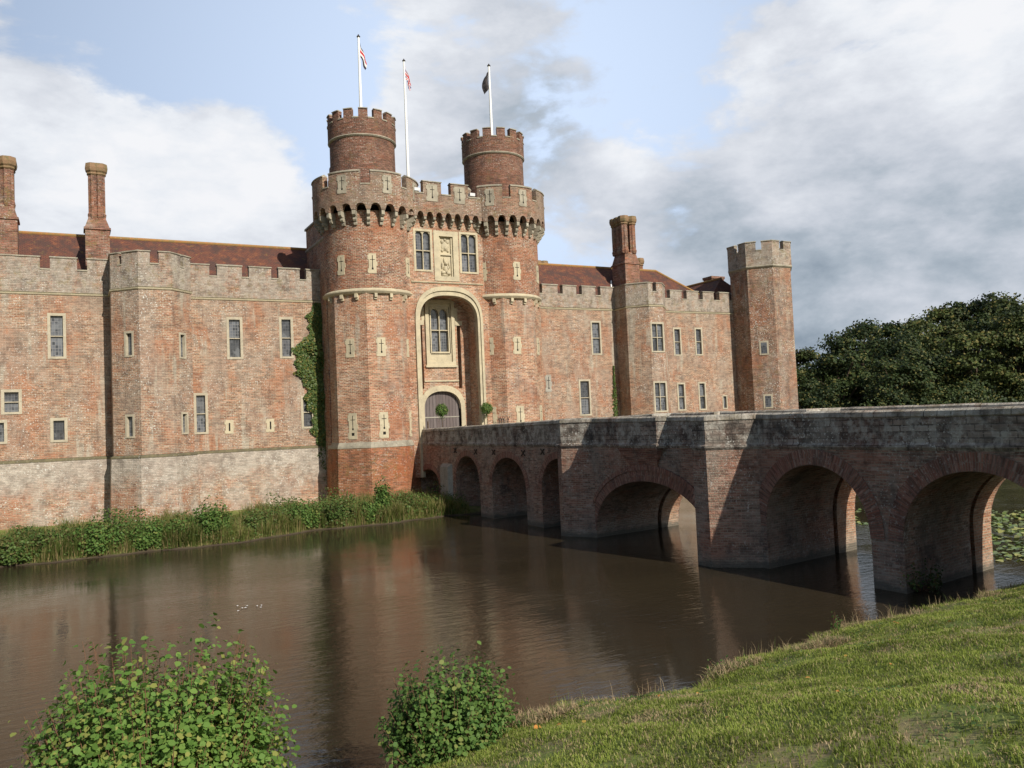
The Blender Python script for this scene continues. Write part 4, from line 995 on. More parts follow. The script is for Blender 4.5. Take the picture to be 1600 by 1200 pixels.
def blades(P, h, w, lean, mat, name, parent=None, org=None):
    """grass: 4-gon blade with bent tip"""
    n = len(P); a = rng.uniform(0, 2 * PI, n); d = np.stack([np.cos(a), np.sin(a), np.zeros(n)], 1)
    s = np.stack([-np.sin(a), np.cos(a), np.zeros(n)], 1); h = np.broadcast_to(h, (n,))[:, None]; up = np.array([0, 0, 1.])
    la = rng.uniform(.1, 1, (n, 1)) * lean
    b0 = P - s * w / 2; b1 = P + s * w / 2; m1 = P + up * h * .6 + d * la * h * .35 + s * w * .36; m0 = m1 - s * w * .72; tp = P + up * h * (1 - .3 * la) + d * la * h * .9
    V = np.stack([b0, b1, m1, tp, m0], 1).reshape(-1, 3).astype(np.float32)
    if org is not None: V = V - np.array(org, np.float32)
    me = bpy.data.meshes.new(name); me.vertices.add(len(V)); me.vertices.foreach_set('co', V.ravel())
    L = (np.arange(n)[:, None] * 5 + np.array([0, 1, 2, 4, 4, 2, 3])).astype(np.int32).ravel(); me.loops.add(len(L)); me.loops.foreach_set('vertex_index', L)
    st = (np.arange(n)[:, None] * 7 + np.array([0, 4])).astype(np.int32).ravel(); me.polygons.add(2 * n)
    me.polygons.foreach_set('loop_start', st); me.polygons.foreach_set('loop_total', np.tile(np.array([4, 3], np.int32), n))
    me.materials.append(mat); me.update(calc_edges=True); me.validate()
    o = bpy.data.objects.new(name, me); COL.objects.link(o)
    if org is not None: o.location = org
    if parent: o.parent = parent; o.matrix_parent_inverse = parent.matrix_basis.inverted()
    return o

# ------------------------------------------------------------------ ground
EX = [-200, -60, -40, -30, -25, -21.1, -20.2, -18.4, -17.3, -16.4, -15.0, -10.6, -6.8, -4, 2, 12, 30, 60, 200]
EY = [-52, -51, -49.5, -48.2, -47.6, -47.06, -46.8, -46.2, -46.9, -47.0, -46.45, -45.7, -45.65, -45.5, -45.3, -46, -50, -55, -60]
NX = [-200, -45, -30, -25, -19.9, -13.3, -9, -5.5, -3, 0, 5, 12, 20, 30, 38]
NY = [-13, -13.5, -14.4, -13.9, -14.3, -12.1, -11.9, -11.5, -11.5, -9, -7.5, -7, -6.5, -7, -7]
def hnoise(x, y):
    return .5 * np.sin(x * .9 + 1.3 * np.sin(y * .7)) * np.sin(y * 1.1 + .8 * np.sin(x * 1.3)) + .3 * np.sin(x * 2.7 + y * 1.9) * np.sin(y * 2.3 - x * .7) + .2 * np.sin(x * 5.1 - y * 4.3)
def height(x, y):
    x = np.asarray(x, float); y = np.asarray(y, float)
    ys = np.interp(x, EX, EY) + .12 * np.sin(x * 2.1) + .08 * np.sin(x * 5.3 + 1)
    dS = ys - y
    lawn = .72 + 3.15 * np.clip(dS / 11.3, 0, 1.6) ** .92 + (.07 * hnoise(x * .8, y * .9) + .025 * hnoise(x * 2.7, y * 3.1)) * np.clip(dS, 0, 1)
    bankS = np.where(dS > 0, lawn, .72 + dS * 2.6)
    # castle island
    yn = np.interp(x, NX, NY) + .25 * np.sin(x * .8) + .12 * np.sin(x * 2.2)
    dN = np.minimum(y - yn, 41.5 - x)
    isl = np.where(dN > 0, .16 + .3 * np.clip(dN / 5, 0, 1) + .04 * hnoise(x, y), .16 + dN * .9)
    # land to the east and north-east beyond the moat
    dE = x - (44 + .12 * np.clip(-y, 0, 60)) + 1.5 * np.sin(y * .13)
    east = np.where(dE > 0, .3 + np.clip(dE, 0, 200) * .02, .3 + dE * .6)
    return np.maximum(np.maximum(np.maximum(bankS, isl), east), -1.2)
def spaced(lo, a, b, hi, fine, ng=26):
    f = np.arange(a, b + 1e-6, fine); l = a - np.geomspace(fine, a - lo, ng)[::-1]; r = b + np.geomspace(fine, hi - b, ng); return np.concatenate([l, f, r])
gx = spaced(-900, -34, 14, 900, .25); gy = spaced(-700, -62, -43.5, -42, .2, 3); gy = gy[gy < -43]
gy = np.concatenate([-60 - np.geomspace(.4, 600, 18)[::-1], np.arange(-60, -43, .2), np.arange(-43, -15, 1.0), np.arange(-15, -5, .4), np.arange(-5, 20, 2.5), 20 + np.geomspace(3, 900, 16)])
X, Y = np.meshgrid(gx, gy); Zg = height(X, Y)
nx_, ny_ = len(gx), len(gy); me = bpy.data.meshes.new('ground')
idx = np.arange(nx_ * ny_).reshape(ny_, nx_)
fc = np.stack([idx[:-1, :-1], idx[:-1, 1:], idx[1:, 1:], idx[1:, :-1]], -1).reshape(-1, 4)
me.from_pydata(np.stack([X, Y, Zg], -1).reshape(-1, 3).tolist(), [], fc.tolist()); me.materials.append(M['turf'])
me.polygons.foreach_set('use_smooth', [True] * len(me.polygons)); o = bpy.data.objects.new('ground', me); COL.objects.link(o); o['kind'] = 'structure'
mb = MB(); mb.face([(-850, -90, 0), (850, -90, 0), (850, 60, 0), (-850, 60, 0)]); o = mb.build('water', M['water']); o['kind'] = 'structure'

# lawn grass
def scatter(n, xr, yr, dens=None):
    x = rng.uniform(*xr, n); y = rng.uniform(*yr, n); return x, y
cam0 = np.array([-25.477, -58.544, 5.5])
n = 800000; x, y = scatter(n, (-25.5, 1.5), (-58.0, -45.2)); z = height(x, y)
ys = np.interp(x, EX, EY) + .12 * np.sin(x * 2.1) + .08 * np.sin(x * 5.3 + 1)
dist = np.hypot(x - cam0[0], y - cam0[1])
ang = np.degrees(np.arctan2(x - cam0[0], y - cam0[1]))
keep = (z > .35) & (ys - y > -.15) & (ang > -15) & (ang < 68) & (rng.uniform(size=n) < np.clip(15 / dist, .3, 1)) & (dist > 3)
x, y, z, ds, dist = x[keep], y[keep], z[keep], (ys - y)[keep], dist[keep]
patch = hnoise(x * 1.3, y * 1.1) + .5 * hnoise(x * 3.1 + 5, y * 2.7)
edge = np.clip(1 - ds / .8, 0, 1)
bare = hnoise(x * .62 + 3.1, y * .8 + 1.7) + .35 * hnoise(x * 2.6, y * 2.9 + 4) > .34
kp = ~(bare & (rng.uniform(size=len(x)) < .75)); x, y, z, ds, dist, patch, edge, bare = [q[kp] for q in (x, y, z, ds, dist, patch, edge, bare)]
dry = (patch + bare * .55 + rng.normal(size=len(x)) * .35 + edge * .95 > .62)
hgt = rng.uniform(.03, .07, len(x)) * (1 + edge * 3.2 * rng.uniform(0, 1, len(x)) ** 2 * (.5 + .5 * np.sin(x * 3.7) * np.sin(x * 1.3 + 1)) + edge)
P = np.stack([x, y, z - .01], 1)
tag(blades(P[~dry], hgt[~dry], .011, 1.1, M['grass'], 'lawn_grass'), 'short green lawn grass covering the near bank', 'grass', kind='stuff')
tag(blades(P[dry], hgt[dry] * .9, .010, 1.4, M['drygrass'], 'dry_grass'), 'straw coloured dry grass in patches on the near bank', 'grass', kind='stuff')
# clover and plantain patches
cx_ = rng.uniform(-24, 0, 60); cy_ = rng.uniform(-55, -46.5, 60); kk = rng.integers(0, 60, 5200)
x = cx_[kk] + rng.normal(size=5200) * .28; y = cy_[kk] + rng.normal(size=5200) * .2; z = height(x, y); k_ = z > .7
P = np.stack([x, y, z + rng.uniform(.02, .06, 5200)], 1)[k_]
tag(raw_mesh('lawn_weeds', leaves(P, np.tile([0, 0, 1.], (len(P), 1)) + rng.normal(size=(len(P), 3)) * .35, rng.uniform(.02, .05, len(P))), 6, M['bankleaf']), 'small broad-leaved weeds and clover growing through the lawn', 'weeds', kind='stuff')
# long rough stems at the lip
n = 1500; x = rng.uniform(-23, -4, n); ys = np.interp(x, EX, EY) + .12 * np.sin(x * 2.1) + .08 * np.sin(x * 5.3 + 1); y = ys - rng.uniform(-.1, .5, n) ; 
cl = (np.sin(x * 1.7) + np.sin(x * 4.1 + 2) > .2); x, y = x[cl], y[cl]
tag(blades(np.stack([x, y, height(x, y)], 1), rng.uniform(.10, .42, len(x)), .007, .8, M['drygrass'], 'bank_stalks'), 'long pale dry stalks along the lip of the near bank', 'grass', kind='stuff')
# fallen leaves
n = 46; x = rng.uniform(-20, -4, n); y = rng.uniform(-54, -46.2, n); z = height(x, y); k = z > .6
P = np.stack([x, y, z + .045], 1)[k]
tag(raw_mesh('fallen_leaves', leaves(P, np.tile([0, 0, 1.], (len(P), 1)) + rng.normal(size=(len(P), 3)) * .3, rng.uniform(.05, .10, len(P))), 6, M['leaflitter']), 'scattered orange fallen leaves lying on the lawn', 'leaves', kind='stuff')
# heaps of dead grass at the lip
for i, (hx, hy, s, lb) in enumerate(((-15.25, -46.75, 1.0, 'brown heap of dead grass and stalks at the water edge, right of the small shrub'), (-13.2, -47.3, .7, 'low flattened patch of dead brown grass on the lawn beside the bank edge'), (-19.5, -47.35, .9, 'pale mat of dead grass at the foot of the small round-leaved shrub'))):
    n = 1500; a = rng.uniform(0, 2 * PI, n); r = np.sqrt(rng.uniform(0, 1, n)) * s * .75
    x = hx + r * np.cos(a) * 1.3; y = hy + r * np.sin(a) * .55; z = height(x, y)
    o = blades(np.stack([x, y, z], 1), rng.uniform(.08, .30, n) * (1.2 - r / s), .013, 1.6, M['drygrass'], 'dead_grass_heap', org=(hx, hy, float(height(hx, hy)))); tag(o, lb, 'grass heap')

# ------------------------------------------------------------------ shrubs
def tube_path(mb, pts, r0, r1, n=5):
    for k in range(len(pts) - 1):
        a = r0 + (r1 - r0) * k / (len(pts) - 1); b = r0 + (r1 - r0) * (k + 1) / (len(pts) - 1); mb.cyl(pts[k], pts[k + 1], a, b, n, cap=False)
def shrub(name, label, cat, loc, rx, ry, h, nshoot, nper, lsize, mat, group=None, twig=None, inner=.5, org_z=None, up=.6, spike=0., cone=0.):
    loc = (loc[0], loc[1], org_z if org_z is not None else float(height(loc[0], loc[1])) - .05)
    t = thing(name, label, cat, loc, group); L = np.array(loc); stems = MB(); PP = []; NN = []
    for s in range(nshoot):
        a = rng.uniform(0, 2 * PI); e = rng.uniform(0, 1) ** .6; el = math.acos(max(0, 1 - e * .97))
        tip = np.array([math.cos(a) * math.sin(el) * rx, math.sin(a) * math.sin(el) * ry, h * (.1 + .9 * math.cos(el) ** .62)])
        tip *= rng.uniform(inner, 1.0) ** .5
        tip[:2] *= 1 - cone * tip[2] / h
        tip *= 1 + .06 * math.sin(a * 3 + 1) + .05 * math.sin(a * 7 + el * 5)
        if spike and rng.uniform() < spike: tip = tip * np.array([.95, .95, 1.0]) + np.array([0, 0, h * rng.uniform(.06, .2)])
        base = np.array([tip[0] * .12, tip[1] * .12, 0]); mid = base * .4 + tip * .6 + np.array([tip[0] * .12, tip[1] * .12, -h * .06])
        pts = [base, (base + mid) / 2, mid, tip]
        if s % 5 == 0 or nshoot < 200: tube_path(stems, [tuple(L + p) for p in pts], .009, .003, 4)
        q = rng.uniform(.45, 1.0, nper); q.sort()
        c = np.where(q[:, None] < .6, base + (mid - base) * (q[:, None] / .6), mid + (tip - mid) * ((q[:, None] - .6) / .4))
        PP.append(L + c + rng.normal(size=(nper, 3)) * lsize * .75)
        out = unit(c * np.array([1 / rx, 1 / ry, .7 / h])); NN.append(out * .55 + np.array([0, 0, up]) + rng.normal(size=(nper, 3)) * .45)
    stems.build('stem', twig or M['twig'], t, org=loc)
    PP = np.concatenate(PP); NN = np.concatenate(NN); k = PP[:, 2] > loc[2] + .02; PP, NN = PP[k], NN[k]
    raw_mesh('foliage', leaves(PP, NN, lsize * rng.uniform(.4, 1.35, len(PP)), .85), 6, mat, t, org=loc)
    return t
shrub('shrub', 'large dense leafy green shrub with red twigs in the near left corner', 'shrub', (-24.72, -48.55), 1.42, 1.1, 2.42, 3000, 15, .066, M['leaf'], inner=.5, spike=.05)
shrub('shrub', 'smaller loose round-leaved shrub on the bank edge beside the dry grass', 'shrub', (-20.85, -47.5), 1.2, .85, 1.62, 1000, 13, .066, M['leaf2'], inner=.3, spike=.06, cone=.3)
shrub('weed', 'small upright weed standing at the edge of the lawn above the dark water', 'weed', (-11.55, -46.2), .12, .1, .55, 5, 9, .055, M['leaf2'], inner=.9)
shrub('weed', 'leafy weed clump in the brown grass heap at the water edge', 'weed', (-14.9, -46.55), .45, .25, .4, 24, 8, .055, M['leaf2'], inner=.6)
# vegetation along the castle bank
specs = [(-31.5, -13.9, 1.6, 1.0, 1.2, 'low bright green bush at the far left end of the castle bank'), (-27.9, -13.7, 1.35, .9, 1.15, 'spreading light green bush near the left end of the castle bank'),
         (-24.35, -13.6, 1.25, .9, 1.45, 'dark rounded bush on the castle bank below the left edge of the canted bay'), (-22.3, -13.4, .9, .8, 1.1, 'small dark bush right of the rounded bush below the canted bay'),
         (-19.15, -13.2, .85, .7, 1.85, 'tall dark green bush standing in the middle of the castle bank'), (-14.1, -11.6, .9, .7, 1.3, 'low bush below the ivy on the castle bank'),
         (-12.0, -11.5, .9, .7, 1.2, 'olive bush on the bank left of the gatehouse foot'), (-9.3, -11.2, .45, .4, 2.0, 'thin pointed sapling in front of the gatehouse foot'), (-10.2, -11.6, .8, .6, 1.05, 'low shrub beside the thin sapling at the gatehouse foot'),
         (-29.8, -12.6, 1.0, .8, 1.1, 'dark green bush behind the two light bushes at the left end of the bank'), (-26.1, -12.9, .9, .7, 1.1, 'bushy dark green clump between the light bush and the rounded bush'), (-20.7, -13.2, .8, .6, 1.05, 'low dark bush just left of the tall bush in the middle of the bank'), (-16.6, -12.2, .8, .7, 1.0, 'low olive bush in tall grass right of the tall bank bush')]
for (x, y, rx, ry, h, lb) in specs:
    shrub('bank_bush', lb, 'bush', (x, y), rx * 1.1, ry, h * 1.3, 420, 13, .12, M['bankleaf'] if 'light' in lb or 'bright' in lb or 'olive' in lb else M['leaf2'], 'bushes on the castle bank', inner=.4)
# shrub growing at the pier of the last arch
shrub('bank_bush', 'dark bush growing out of the water under the rightmost bridge arch', 'bush', (-3.2, -42.0), .9, .5, 1.1, 60, 10, .09, M['ivy'], inner=.5, org_z=-.05)
n = 120000; x = np.concatenate([rng.uniform(-46, 0, n), rng.uniform(0, 38, 9000)]); yn = np.interp(x, NX, NY) + .25 * np.sin(x * .8) + .12 * np.sin(x * 2.2)
d = rng.uniform(0, 1, len(x)) ** 1.4 * 6.5; y = yn + d - .1; z = height(x, y)
hb = (.75 + .30 * np.sin(x * 1.9) * np.sin(x * .73 + 1) + .18 * np.sin(x * 5.1 + y * 2) + .15 * np.sin(x * 9.7 - y * 5)) * rng.uniform(.25, 1.25, len(x)); hb[(x > -4.5)] *= .6
k = (z > -.02) & ~((x > -3.9) & (x < 1.6) & (np.abs(y) < 60) & (y < -9))
tag(blades(np.stack([x, y, z - .02], 1)[k], hb[k] * 1.0, .032, .7, M['reed'], 'bank_grass'), 'rough tall grass and weeds along the foot of the castle walls', 'grass', kind='stuff')
n = 52000; x = rng.uniform(-46, -4, n); yn = np.interp(x, NX, NY) + .25 * np.sin(x * .8) + .12 * np.sin(x * 2.2); y = yn + rng.uniform(-.15, 4.6, n); z = height(x, y)
hh = 1.45 * np.clip(.55 + .45 * np.sin(x * 1.1 + 2) * np.sin(x * .47) + .3 * np.sin(x * 3.3 + y * 1.3), .08, 1.2)
P = np.stack([x, y, np.maximum(z, 0) + rng.uniform(.02, 1, n) * hh], 1)
tag(raw_mesh('bank_weeds', leaves(P, rng.normal(size=(n, 3)) * .7 + np.array([0, -.3, .6]), rng.uniform(.06, .14, n)), 6, M['bankleaf']), 'broad-leaved weeds mixed in the castle bank grass', 'weeds', kind='stuff')

# ivy on the wall
def ivy(name, label, pts_fn, n, size, loc, parent_mat=M['ivy']):
    t = thing(name, label, 'ivy', loc); P, N = pts_fn(n); raw_mesh('foliage', leaves(P, N, size * rng.uniform(.6, 1.2, len(P)), .9), 6, parent_mat, t, org=loc); return t
def ivy_fn(n):
    z = rng.uniform(.3, 14.6, n); lo = np.interp(z, [.3, 2.5, 4.4, 6, 8.4, 10.7, 11.4, 12, 13, 14.6], [-9.9, -9.95, -10.2, -10.45, -10.95, -11.75, -11.65, -10.75, -10.6, -10.15])
    lo = lo + .18 * np.sin(z * 3.1) + .12 * np.sin(z * 7.7) ; hi = np.full(n, -9.0)
    u = rng.uniform(0, 1, n); x = lo + (hi - lo) * u
    y = -.04 - rng.uniform(0, 1, n) * (.12 + .55 * np.clip((x - lo) * .5, 0, 1) * (.5 + .5 * np.sin(z * 2.3 + x * 3)))
    thin = (rng.uniform(size=n) < np.where(z < 4.4, .35, 1)) & (rng.uniform(size=n) < np.clip((x - lo) * 3 + .35, 0, 1))
    P = np.stack([x, y, z], 1)[thin]; return P, rng.normal(size=P.shape) * .5 + np.array([-.1, -1., .35])
t = ivy('ivy', 'thick green ivy climbing the wing wall into the shaded corner of the gatehouse', ivy_fn, 15000, .16, (-10, -.2, .4))
mb = MB(); tube_path(mb, [(-9.9, -.1, .3), (-10.0, -.12, 3), (-9.8, -.12, 6), (-10.2, -.12, 9), (-9.8, -.1, 13.5)], .06, .02, 6); mb.build('stem', M['bark'], t)
def ivy2(n):
    z = rng.uniform(4.4, 10.0, n); w = .38 * (1 - (z - 4.4) / 5.8); x = 15.45 + rng.normal(size=n) * w * .5; return np.stack([x, -.03 - rng.uniform(0, .12, n), z], 1), rng.normal(size=(n, 3)) * .5 + np.array([0, -1, .3])
t = ivy('ivy', 'thin yellowish creeper in the corner beside the right-hand canted bay', ivy2, 700, .13, (15.5, -.1, 4.5), M['bankleaf'])

# topiary at the gate
for i, (x, y, lb) in enumerate(((-2.66, -5.0, 'clipped ball tree in front of the big oak door'), (.82, -5.0, 'clipped ball tree right of the gate, in front of the stone arch jamb'))):
    t = thing('ball_tree', lb, 'potted tree', (x, y, ZD + .05), 'ball trees at the gate')
    mb = MB(); mb.run(circle(x, y, .2, 14), [(0, ZD + .05), (.06, ZD + .5), (.08, ZD + .5), (.08, ZD + .56), (-.1, ZD + .55)], closed=True); mb.build('pot', M['pale_slab'], t)
    mb = MB(); tube_path(mb, [(x, y, ZD + .4), (x + .02, y, ZD + 1.1), (x, y, ZD + 1.9)], .03, .02, 6); mb.build('trunk', M['bark'], t)
    n = 1500; d = unit(rng.normal(size=(n, 3))); P = np.array([x, y, 6.62]) + d * (rng.uniform(.35, 1, (n, 1)) ** .4) * .44 * (1 + .12 * np.sin(d[:, :1] * 9 + d[:, 2:] * 6)) + rng.normal(size=(n, 3)) * .03
    n2 = 60; P2 = np.array([x, y, 6.1]) + rng.normal(size=(n2, 3)) * np.array([.1, .1, .12])
    P = np.concatenate([P, P2]); raw_mesh('crown', leaves(P, P - np.array([x, y, 6.5]) + rng.normal(size=P.shape) * .2, .075), 6, M['leaf2'], t, org=(x, y, ZD + .05))
# iron post railings near the gate
t = thing('railing', 'short black iron railing at the foot of the right gatehouse tower', 'railing', (1.2, -5.3, ZD))
for k, x in enumerate((1.55, 1.75, 1.92, 2.3)):
    mb = MB(); mb.cyl((x, -5.45, ZD), (x + .03 * (-1) ** k, -5.45, 5.88), .028, .028, 6); mb.cyl((x, -5.45, 5.74), (x + .12, -5.45, 5.98), .025, .012, 5); mb.cyl((x, -5.45, 5.74), (x - .1, -5.45, 5.98), .025, .012, 5); mb.build('upright', M['iron'], t)
mb = MB(); mb.cyl((1.2, -5.45, 5.6), (2.4, -5.45, 5.6), .018, .018, 6); mb.build('rail', M['iron'], t)
t = thing('wooden_post', 'short weathered post beside the left jamb of the gate arch', 'post', (-3.62, -4.6, ZD))
mb = MB(); mb.cyl((-3.62, -4.7, ZD), (-3.6, -4.7, 5.82), .07, .06, 8); mb.build('shaft', M['bark'], t)
mb = MB(); mb.cyl((-3.6, -4.7, 5.82), (-3.6, -4.7, 5.9), .06, .02, 8); mb.build('cap', M['bark'], t)

# lily pads
n = 5200; x = rng.uniform(1.9, 24, n); y = rng.uniform(-43.5, -22, n)
k = (hnoise(x * .45, y * .5) > -.3) & (y < -27.5 - 1.5 * (x - 12.5)) & (y > -43.2) & np.where(y > -37, x > 7.5, x > 2.8)
x, y = x[k], y[k]; P = np.stack([x, y, np.full(len(x), .02) + rng.uniform(0, .10, len(x)) ** 1.5], 1)
tag(raw_mesh('lily_pads', leaves(P, np.tile([0, 0, 1.], (len(P), 1)) + rng.normal(size=(len(P), 3)) * .22, rng.uniform(.16, .34, len(P)), 1.), 6, M['pad']), 'yellow-green water lily leaves crowding the moat beyond the bridge', 'water lilies', kind='stuff')
# floating white petals on the open water
n = 9; P = np.stack([rng.uniform(-21.2, -20.2, n), rng.uniform(-31.3, -30.3, n), np.full(n, .03)], 1)
tag(raw_mesh('floating_feathers', leaves(P, np.tile([0, 0, 1.], (n, 1)), .09), 6, M['white']), 'few tiny white feathers floating on the brown water', 'feathers', kind='stuff')

# ------------------------------------------------------------------ trees
def make_tree_mesh(seed, H, R, mat, n=9000, leaf=.55):
    """returns trunk and crown meshes at origin: overlapping clumps of leaf faces"""
    r2 = np.random.default_rng(seed); tr = MB()
    tube_path(tr, [(0, 0, -.5), (.1, 0, H * .2), (0, .15, H * .45), (0, 0, H * .75)], H * .03, H * .008, 8)
    cl = []
    for k in range(46):
        a = r2.uniform(0, 2 * PI); e = r2.uniform(-1, 1); zc = H * (.52 + .42 * e); rr = R * math.sqrt(max(.05, 1 - e * e * .85)) * r2.uniform(.3, .85)
        c = np.array([math.cos(a) * rr, math.sin(a) * rr, zc]); cl.append((c, R * r2.uniform(.2, .42)))
        if k % 3 == 0: tube_path(tr, [(0, 0, H * .3), tuple(c * np.array([.5, .5, .8])), tuple(c)], H * .012, H * .003, 5)
    PP = []; NN = []
    per = n // len(cl)
    for c, r in cl:
        d = unit(r2.normal(size=(per, 3))); d[:, 2] = np.abs(d[:, 2]) * .9 - .25; rad = r * r2.uniform(.55, 1.05, (per, 1)) * (1 + .25 * np.sin(d[:, :1] * 7 + d[:, 1:2] * 5))
        PP.append(c + d * rad * np.array([1.0, 1.0, .95])); NN.append(d + r2.normal(size=(per, 3)) * .55 + np.array([0, 0, .3]))
    PP = np.concatenate(PP); NN = np.concatenate(NN)
    a = tr.build('trunk', M['bark']); b = raw_mesh('crown', leaves(PP, NN, leaf * r2.uniform(.6, 1.3, len(PP)), .8), 6, mat)
    return a, b
protos = [make_tree_mesh(100 + i, 20, 7.5 + (i % 3), M['tree_a'] if i % 2 == 0 else M['tree_b'], 22000, .45) for i in range(4)]
tpos = [(63, 22, 15.0, 3, 'small light green tree just right of the corner tower'), (58, 13, 13.6, 0, 'low dark bushy tree in front of the small tree beside the corner tower'),
        (83, 30, 19.6, 2, 'very dark tree forming the left end of the high tree line'), (93, 34, 21.2, 0, 'dark dome-topped tree right of the left end of the tree line'), (91, 26, 18.2, 1, 'olive green tree in the dip of the tree line'),
        (105, 34, 21.6, 1, 'pale olive tree where the tree line begins to rise'), (115, 37, 24.6, 3, 'tall tree with loose top on the rising tree line'), (122, 35, 26.3, 0, 'tallest tree of the wood, rounded top'),
        (121, 28, 25.2, 1, 'tall tree at the right edge of the picture, high on the tree line'), (123, 21, 25.2, 3, 'tall tree beyond the right edge of the wood'),
        (66, 8, 13.0, 2, 'dark tree at the front of the wood, just above the bridge parapet left of centre'), (72, 5, 15.2, 3, 'green tree with light tufts at the front of the wood'), (80, 4, 17.5, 1, 'broad light-tufted green tree at the front right of the wood'),
        (58, 5, 11.8, 0, 'low dark tree at the front of the wood'), (84, -2, 17.0, 3, 'front tree of the wood at the right picture edge'), (49, 12, 11.5, 2, 'low dark bush-like tree at the water beside the corner tower'),
        (76, 18, 16.5, 2, 'dark tree in the middle depth of the wood'), (98, 16, 20.5, 0, 'large dark tree in the middle depth at the right of the wood')]
for i, (x, y, h, k, lb) in enumerate(tpos):
    t = thing('broadleaf_tree', lb, 'tree', (x, y, float(height(x, y))), 'trees of the wood beyond the moat'); s = h / 23.0
    for src in protos[k]:
        if i in (0, 1, 2, 4) and False: pass
        o = src.copy(); COL.objects.link(o); o.parent = t; o.scale = (s * (1.2 if h < 16 else 1.0),) * 2 + (s,); o.rotation_euler = (0, 0, i * 1.9); o.location = (0, 0, 0)
for a, b in protos: bpy.data.objects.remove(a); bpy.data.objects.remove(b)
# understorey closing the foot of the wood
n = 130000; x = rng.uniform(44, 110, n); y = 30 - rng.uniform(0, 42, n); k = (x > 46 + .1 * np.clip(-y, 0, 60)); x, y = x[k], y[k]
P = np.stack([x, y, height(x, y) + rng.uniform(0, 1, len(x)) * (5 + 2.5 * np.sin(x * .5) * np.sin(y * .6))], 1)
tag(raw_mesh('undergrowth', leaves(P, rng.normal(size=P.shape) + np.array([-.3, -.6, .5]), rng.uniform(.16, .34, len(P))), 6, M['tree_a']), 'dark undergrowth at the foot of the wood beyond the moat', 'undergrowth', kind='stuff')

# ------------------------------------------------------------------ light and sky
SUN_AZ, SUN_EL = math.radians(11), math.radians(33)     # azimuth: east of south
sd = Vector((math.sin(SUN_AZ) * math.cos(SUN_EL), -math.cos(SUN_AZ) * math.cos(SUN_EL), math.sin(SUN_EL)))
sl = bpy.data.lights.new('sun', 'SUN'); sl.energy = 4.9; sl.angle = math.radians(.6); sl.color = (1, .93, .82)
so = bpy.data.objects.new('sun', sl); COL.objects.link(so); so.rotation_euler = sd.to_track_quat('Z', 'Y').to_euler(); so.location = (0, -80, 60)
w = bpy.data.worlds.new('World'); scene.world = w; w.use_nodes = True; nt = w.node_tree; nt.nodes.clear()
class WN(NT):
    def __init__(s): s.t = nt
S = WN(); out = S.n('ShaderNodeOutputWorld')
sky = S.n('ShaderNodeTexSky'); sky.sky_type = 'NISHITA'; sky.sun_disc = False; sky.sun_elevation = SUN_EL; sky.sun_rotation = math.atan2(sd.x, sd.y)
sky.dust_density = 1.2; sky.ozone_density = 1.6
bg1 = S.n('ShaderNodeBackground'); VEIL = True; bg1.inputs[1].default_value = .075
tc = S.n('ShaderNodeTexCoord').outputs['Generated']
D = S.n('ShaderNodeVectorMath', operation='NORMALIZE'); S.l(tc, D.inputs[0]); D = D.outputs[0]
def blob(c, r, wt):
    vd = S.n('ShaderNodeVectorMath', operation='DISTANCE'); S.l(D, vd.inputs[0]); v = Vector(c).normalized(); vd.inputs[1].default_value = v
    q = S.math('DIVIDE', vd.outputs['Value'], r); return S.math('MULTIPLY', S.math('EXPONENT', S.math('MULTIPLY', S.math('MULTIPLY', q, q), -1.)), wt)
def addall(lst):  # sum of sockets
    a = lst[0]
    for b in lst[1:]: a = S.math('ADD', a, b)
    return a
S.l(S.mix(S.math('ADD', blob((.45, .82, .34), .62, .80), .04), sky.outputs[0], (9.6, 11.4, 14.4)), bg1.inputs[0])   # brightening veil added in the view direction, so ambient light stays low
n1 = S.noise(D, 2.6, 9, .56, stretch=(1, 1, 1.9), dist=.25); n2 = S.noise(D, 6.5, 8, .6, stretch=(1, 1, 2.2), dist=.3)
cov = S.math('ADD', S.math('MULTIPLY', n1, 1.7), S.math('MULTIPLY', n2, .75)); cov = S.math('SUBTRACT', cov, .66)
SKYB = dict(
 clear=[((.13, .90, .41), .16, -.34), ((.02, .90, .43), .14, -.25), ((.27, .89, .36), .08, -.22), ((.585, .72, .385), .085, -.16), ((.62, .725, .30), .06, -.17), ((.22, .90, .36), .09, -.2), ((0, -.8, .5), .9, -.8), ((-.9, -.1, .4), .75, -.8), ((0, .1, 1), .6, -.8)],  # the widest patches lie out of view, cleared to lower the ambient light
 cloudy=[((-.02, .955, .27), .12, .26), ((.14, .955, .26), .14, .34), ((.22, .94, .23), .12, .25), ((.64, .66, .42), .10, .12), ((.33, .86, .38), .06, .24), ((.44, .82, .33), .11, .22), ((.56, .77, .275), .05, .25), ((.80, .52, .30), .24, .25), ((.76, .63, .14), .2, .4), ((.84, .50, .18), .2, .35), ((-.1, .97, .12), .2, .1)])
cv = addall([cov] + [blob(*b) for b in SKYB['clear'] + SKYB['cloudy']])
bn = S.noise(D, 4.2, 8, .58, stretch=(1, 1, 2.0), dist=.2); bn2 = S.noise(D, 13, 6, .6, stretch=(1, 1, 2.0))
fac = S.ramp(S.math('ADD', cv, S.math('MULTIPLY', S.math('SUBTRACT', bn2, .5), .45)), .38, .58)
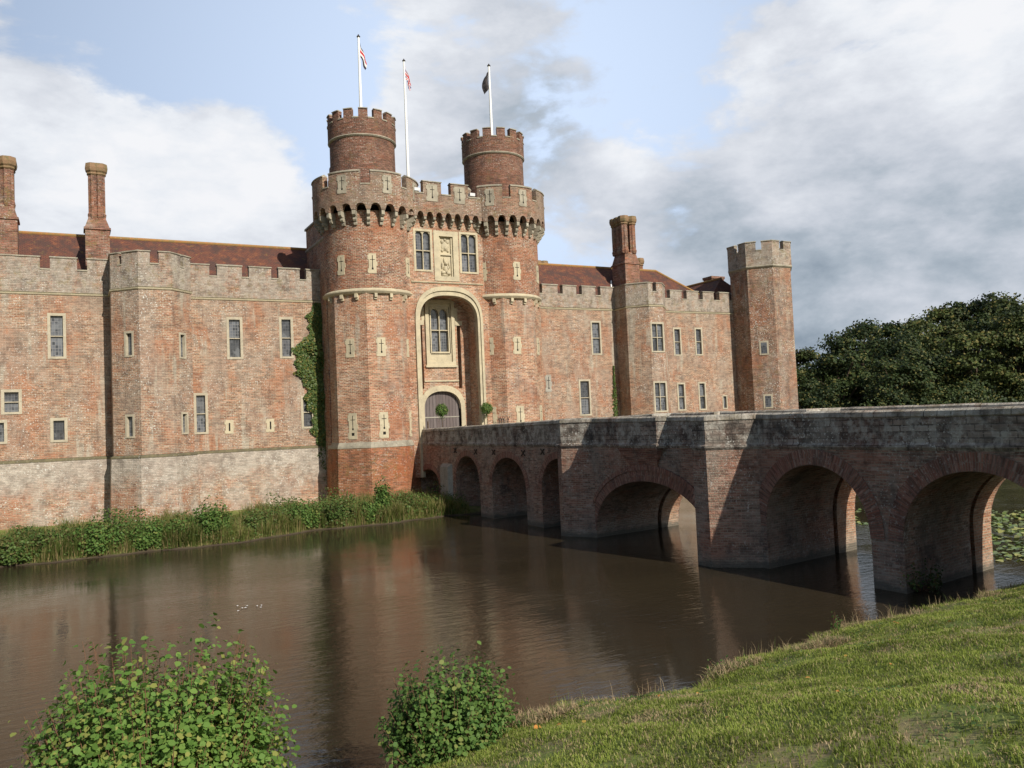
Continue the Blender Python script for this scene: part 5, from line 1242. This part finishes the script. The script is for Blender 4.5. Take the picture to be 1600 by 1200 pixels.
# brightness of the cloud
br = addall([S.math('MULTIPLY', bn, 1.1), S.math('MULTIPLY', bn2, .6), S.math('MULTIPLY', n2, .55), S.math('ADD', 0., -.53)] + [blob(*b) for b in [
    ((.31, .87, .385), .09, .30), ((.03, .95, .31), .08, .15), ((.15, .95, .27), .14, .25), ((.565, .765, .30), .05, .30), ((.83, .47, .36), .08, .10), ((.77, .56, .33), .14, .04),
    ((.49, .80, .345), .08, -.20), ((.57, .79, .23), .07, -.06), ((.76, .55, .36), .14, .06), ((.70, .62, .36), .10, .04), ((.80, .52, .31), .05, .12), ((.75, .645, .13), .14, -.24), ((.83, .53, .16), .12, -.18), ((.73, .62, .28), .06, -.12), ((.83, .50, .26), .08, -.12), ((.70, .69, .12), .08, -.15), ((.635, .74, .20), .05, -.16), ((.69, .68, .25), .05, .15), ((.75, .63, .19), .05, .1)]])
cr = S.n('ShaderNodeValToRGB'); S.l(br, cr.inputs[0]); e = cr.color_ramp.elements
e[0].position = .10; e[0].color = (.26, .32, .39, 1); e[1].position = .95; e[1].color = (.88, .89, .92, 1)
for p_, c_ in ((.3, (.40, .46, .53)), (.5, (.57, .61, .68)), (.68, (.70, .73, .79)), (.82, (.80, .83, .88))):
    x_ = e.new(p_); x_.color = (*c_, 1)
bg2 = S.n('ShaderNodeBackground'); S.l(cr.outputs[0], bg2.inputs[0]); bg2.inputs[1].default_value = .95
mx = S.n('ShaderNodeMixShader'); S.l(fac, mx.inputs[0]); S.l(bg1.outputs[0], mx.inputs[1]); S.l(bg2.outputs[0], mx.inputs[2]); S.l(mx.outputs[0], out.inputs[0])

# ------------------------------------------------------------------ camera
cd = bpy.data.cameras.new('camera'); cam = bpy.data.objects.new('camera', cd); COL.objects.link(cam)
R = Matrix(((0.88323788, 0.01586223, -0.46865684), (-0.46696848, -0.06145392, -0.88213596), (-0.04279345, 0.99798387, -0.04687127)))
cam.matrix_world = Matrix.Translation((-25.47724867, -58.54426083, 5.5)) @ R.to_4x4()
cd.lens = 29.25; cd.sensor_width = 36; cd.sensor_fit = 'HORIZONTAL'; cd.clip_end = 3000; cd.clip_start = .1
scene.camera = cam
vs = scene.view_settings; vs.view_transform = 'Standard'; vs.look = 'None'; vs.exposure = .12; vs.gamma = 1
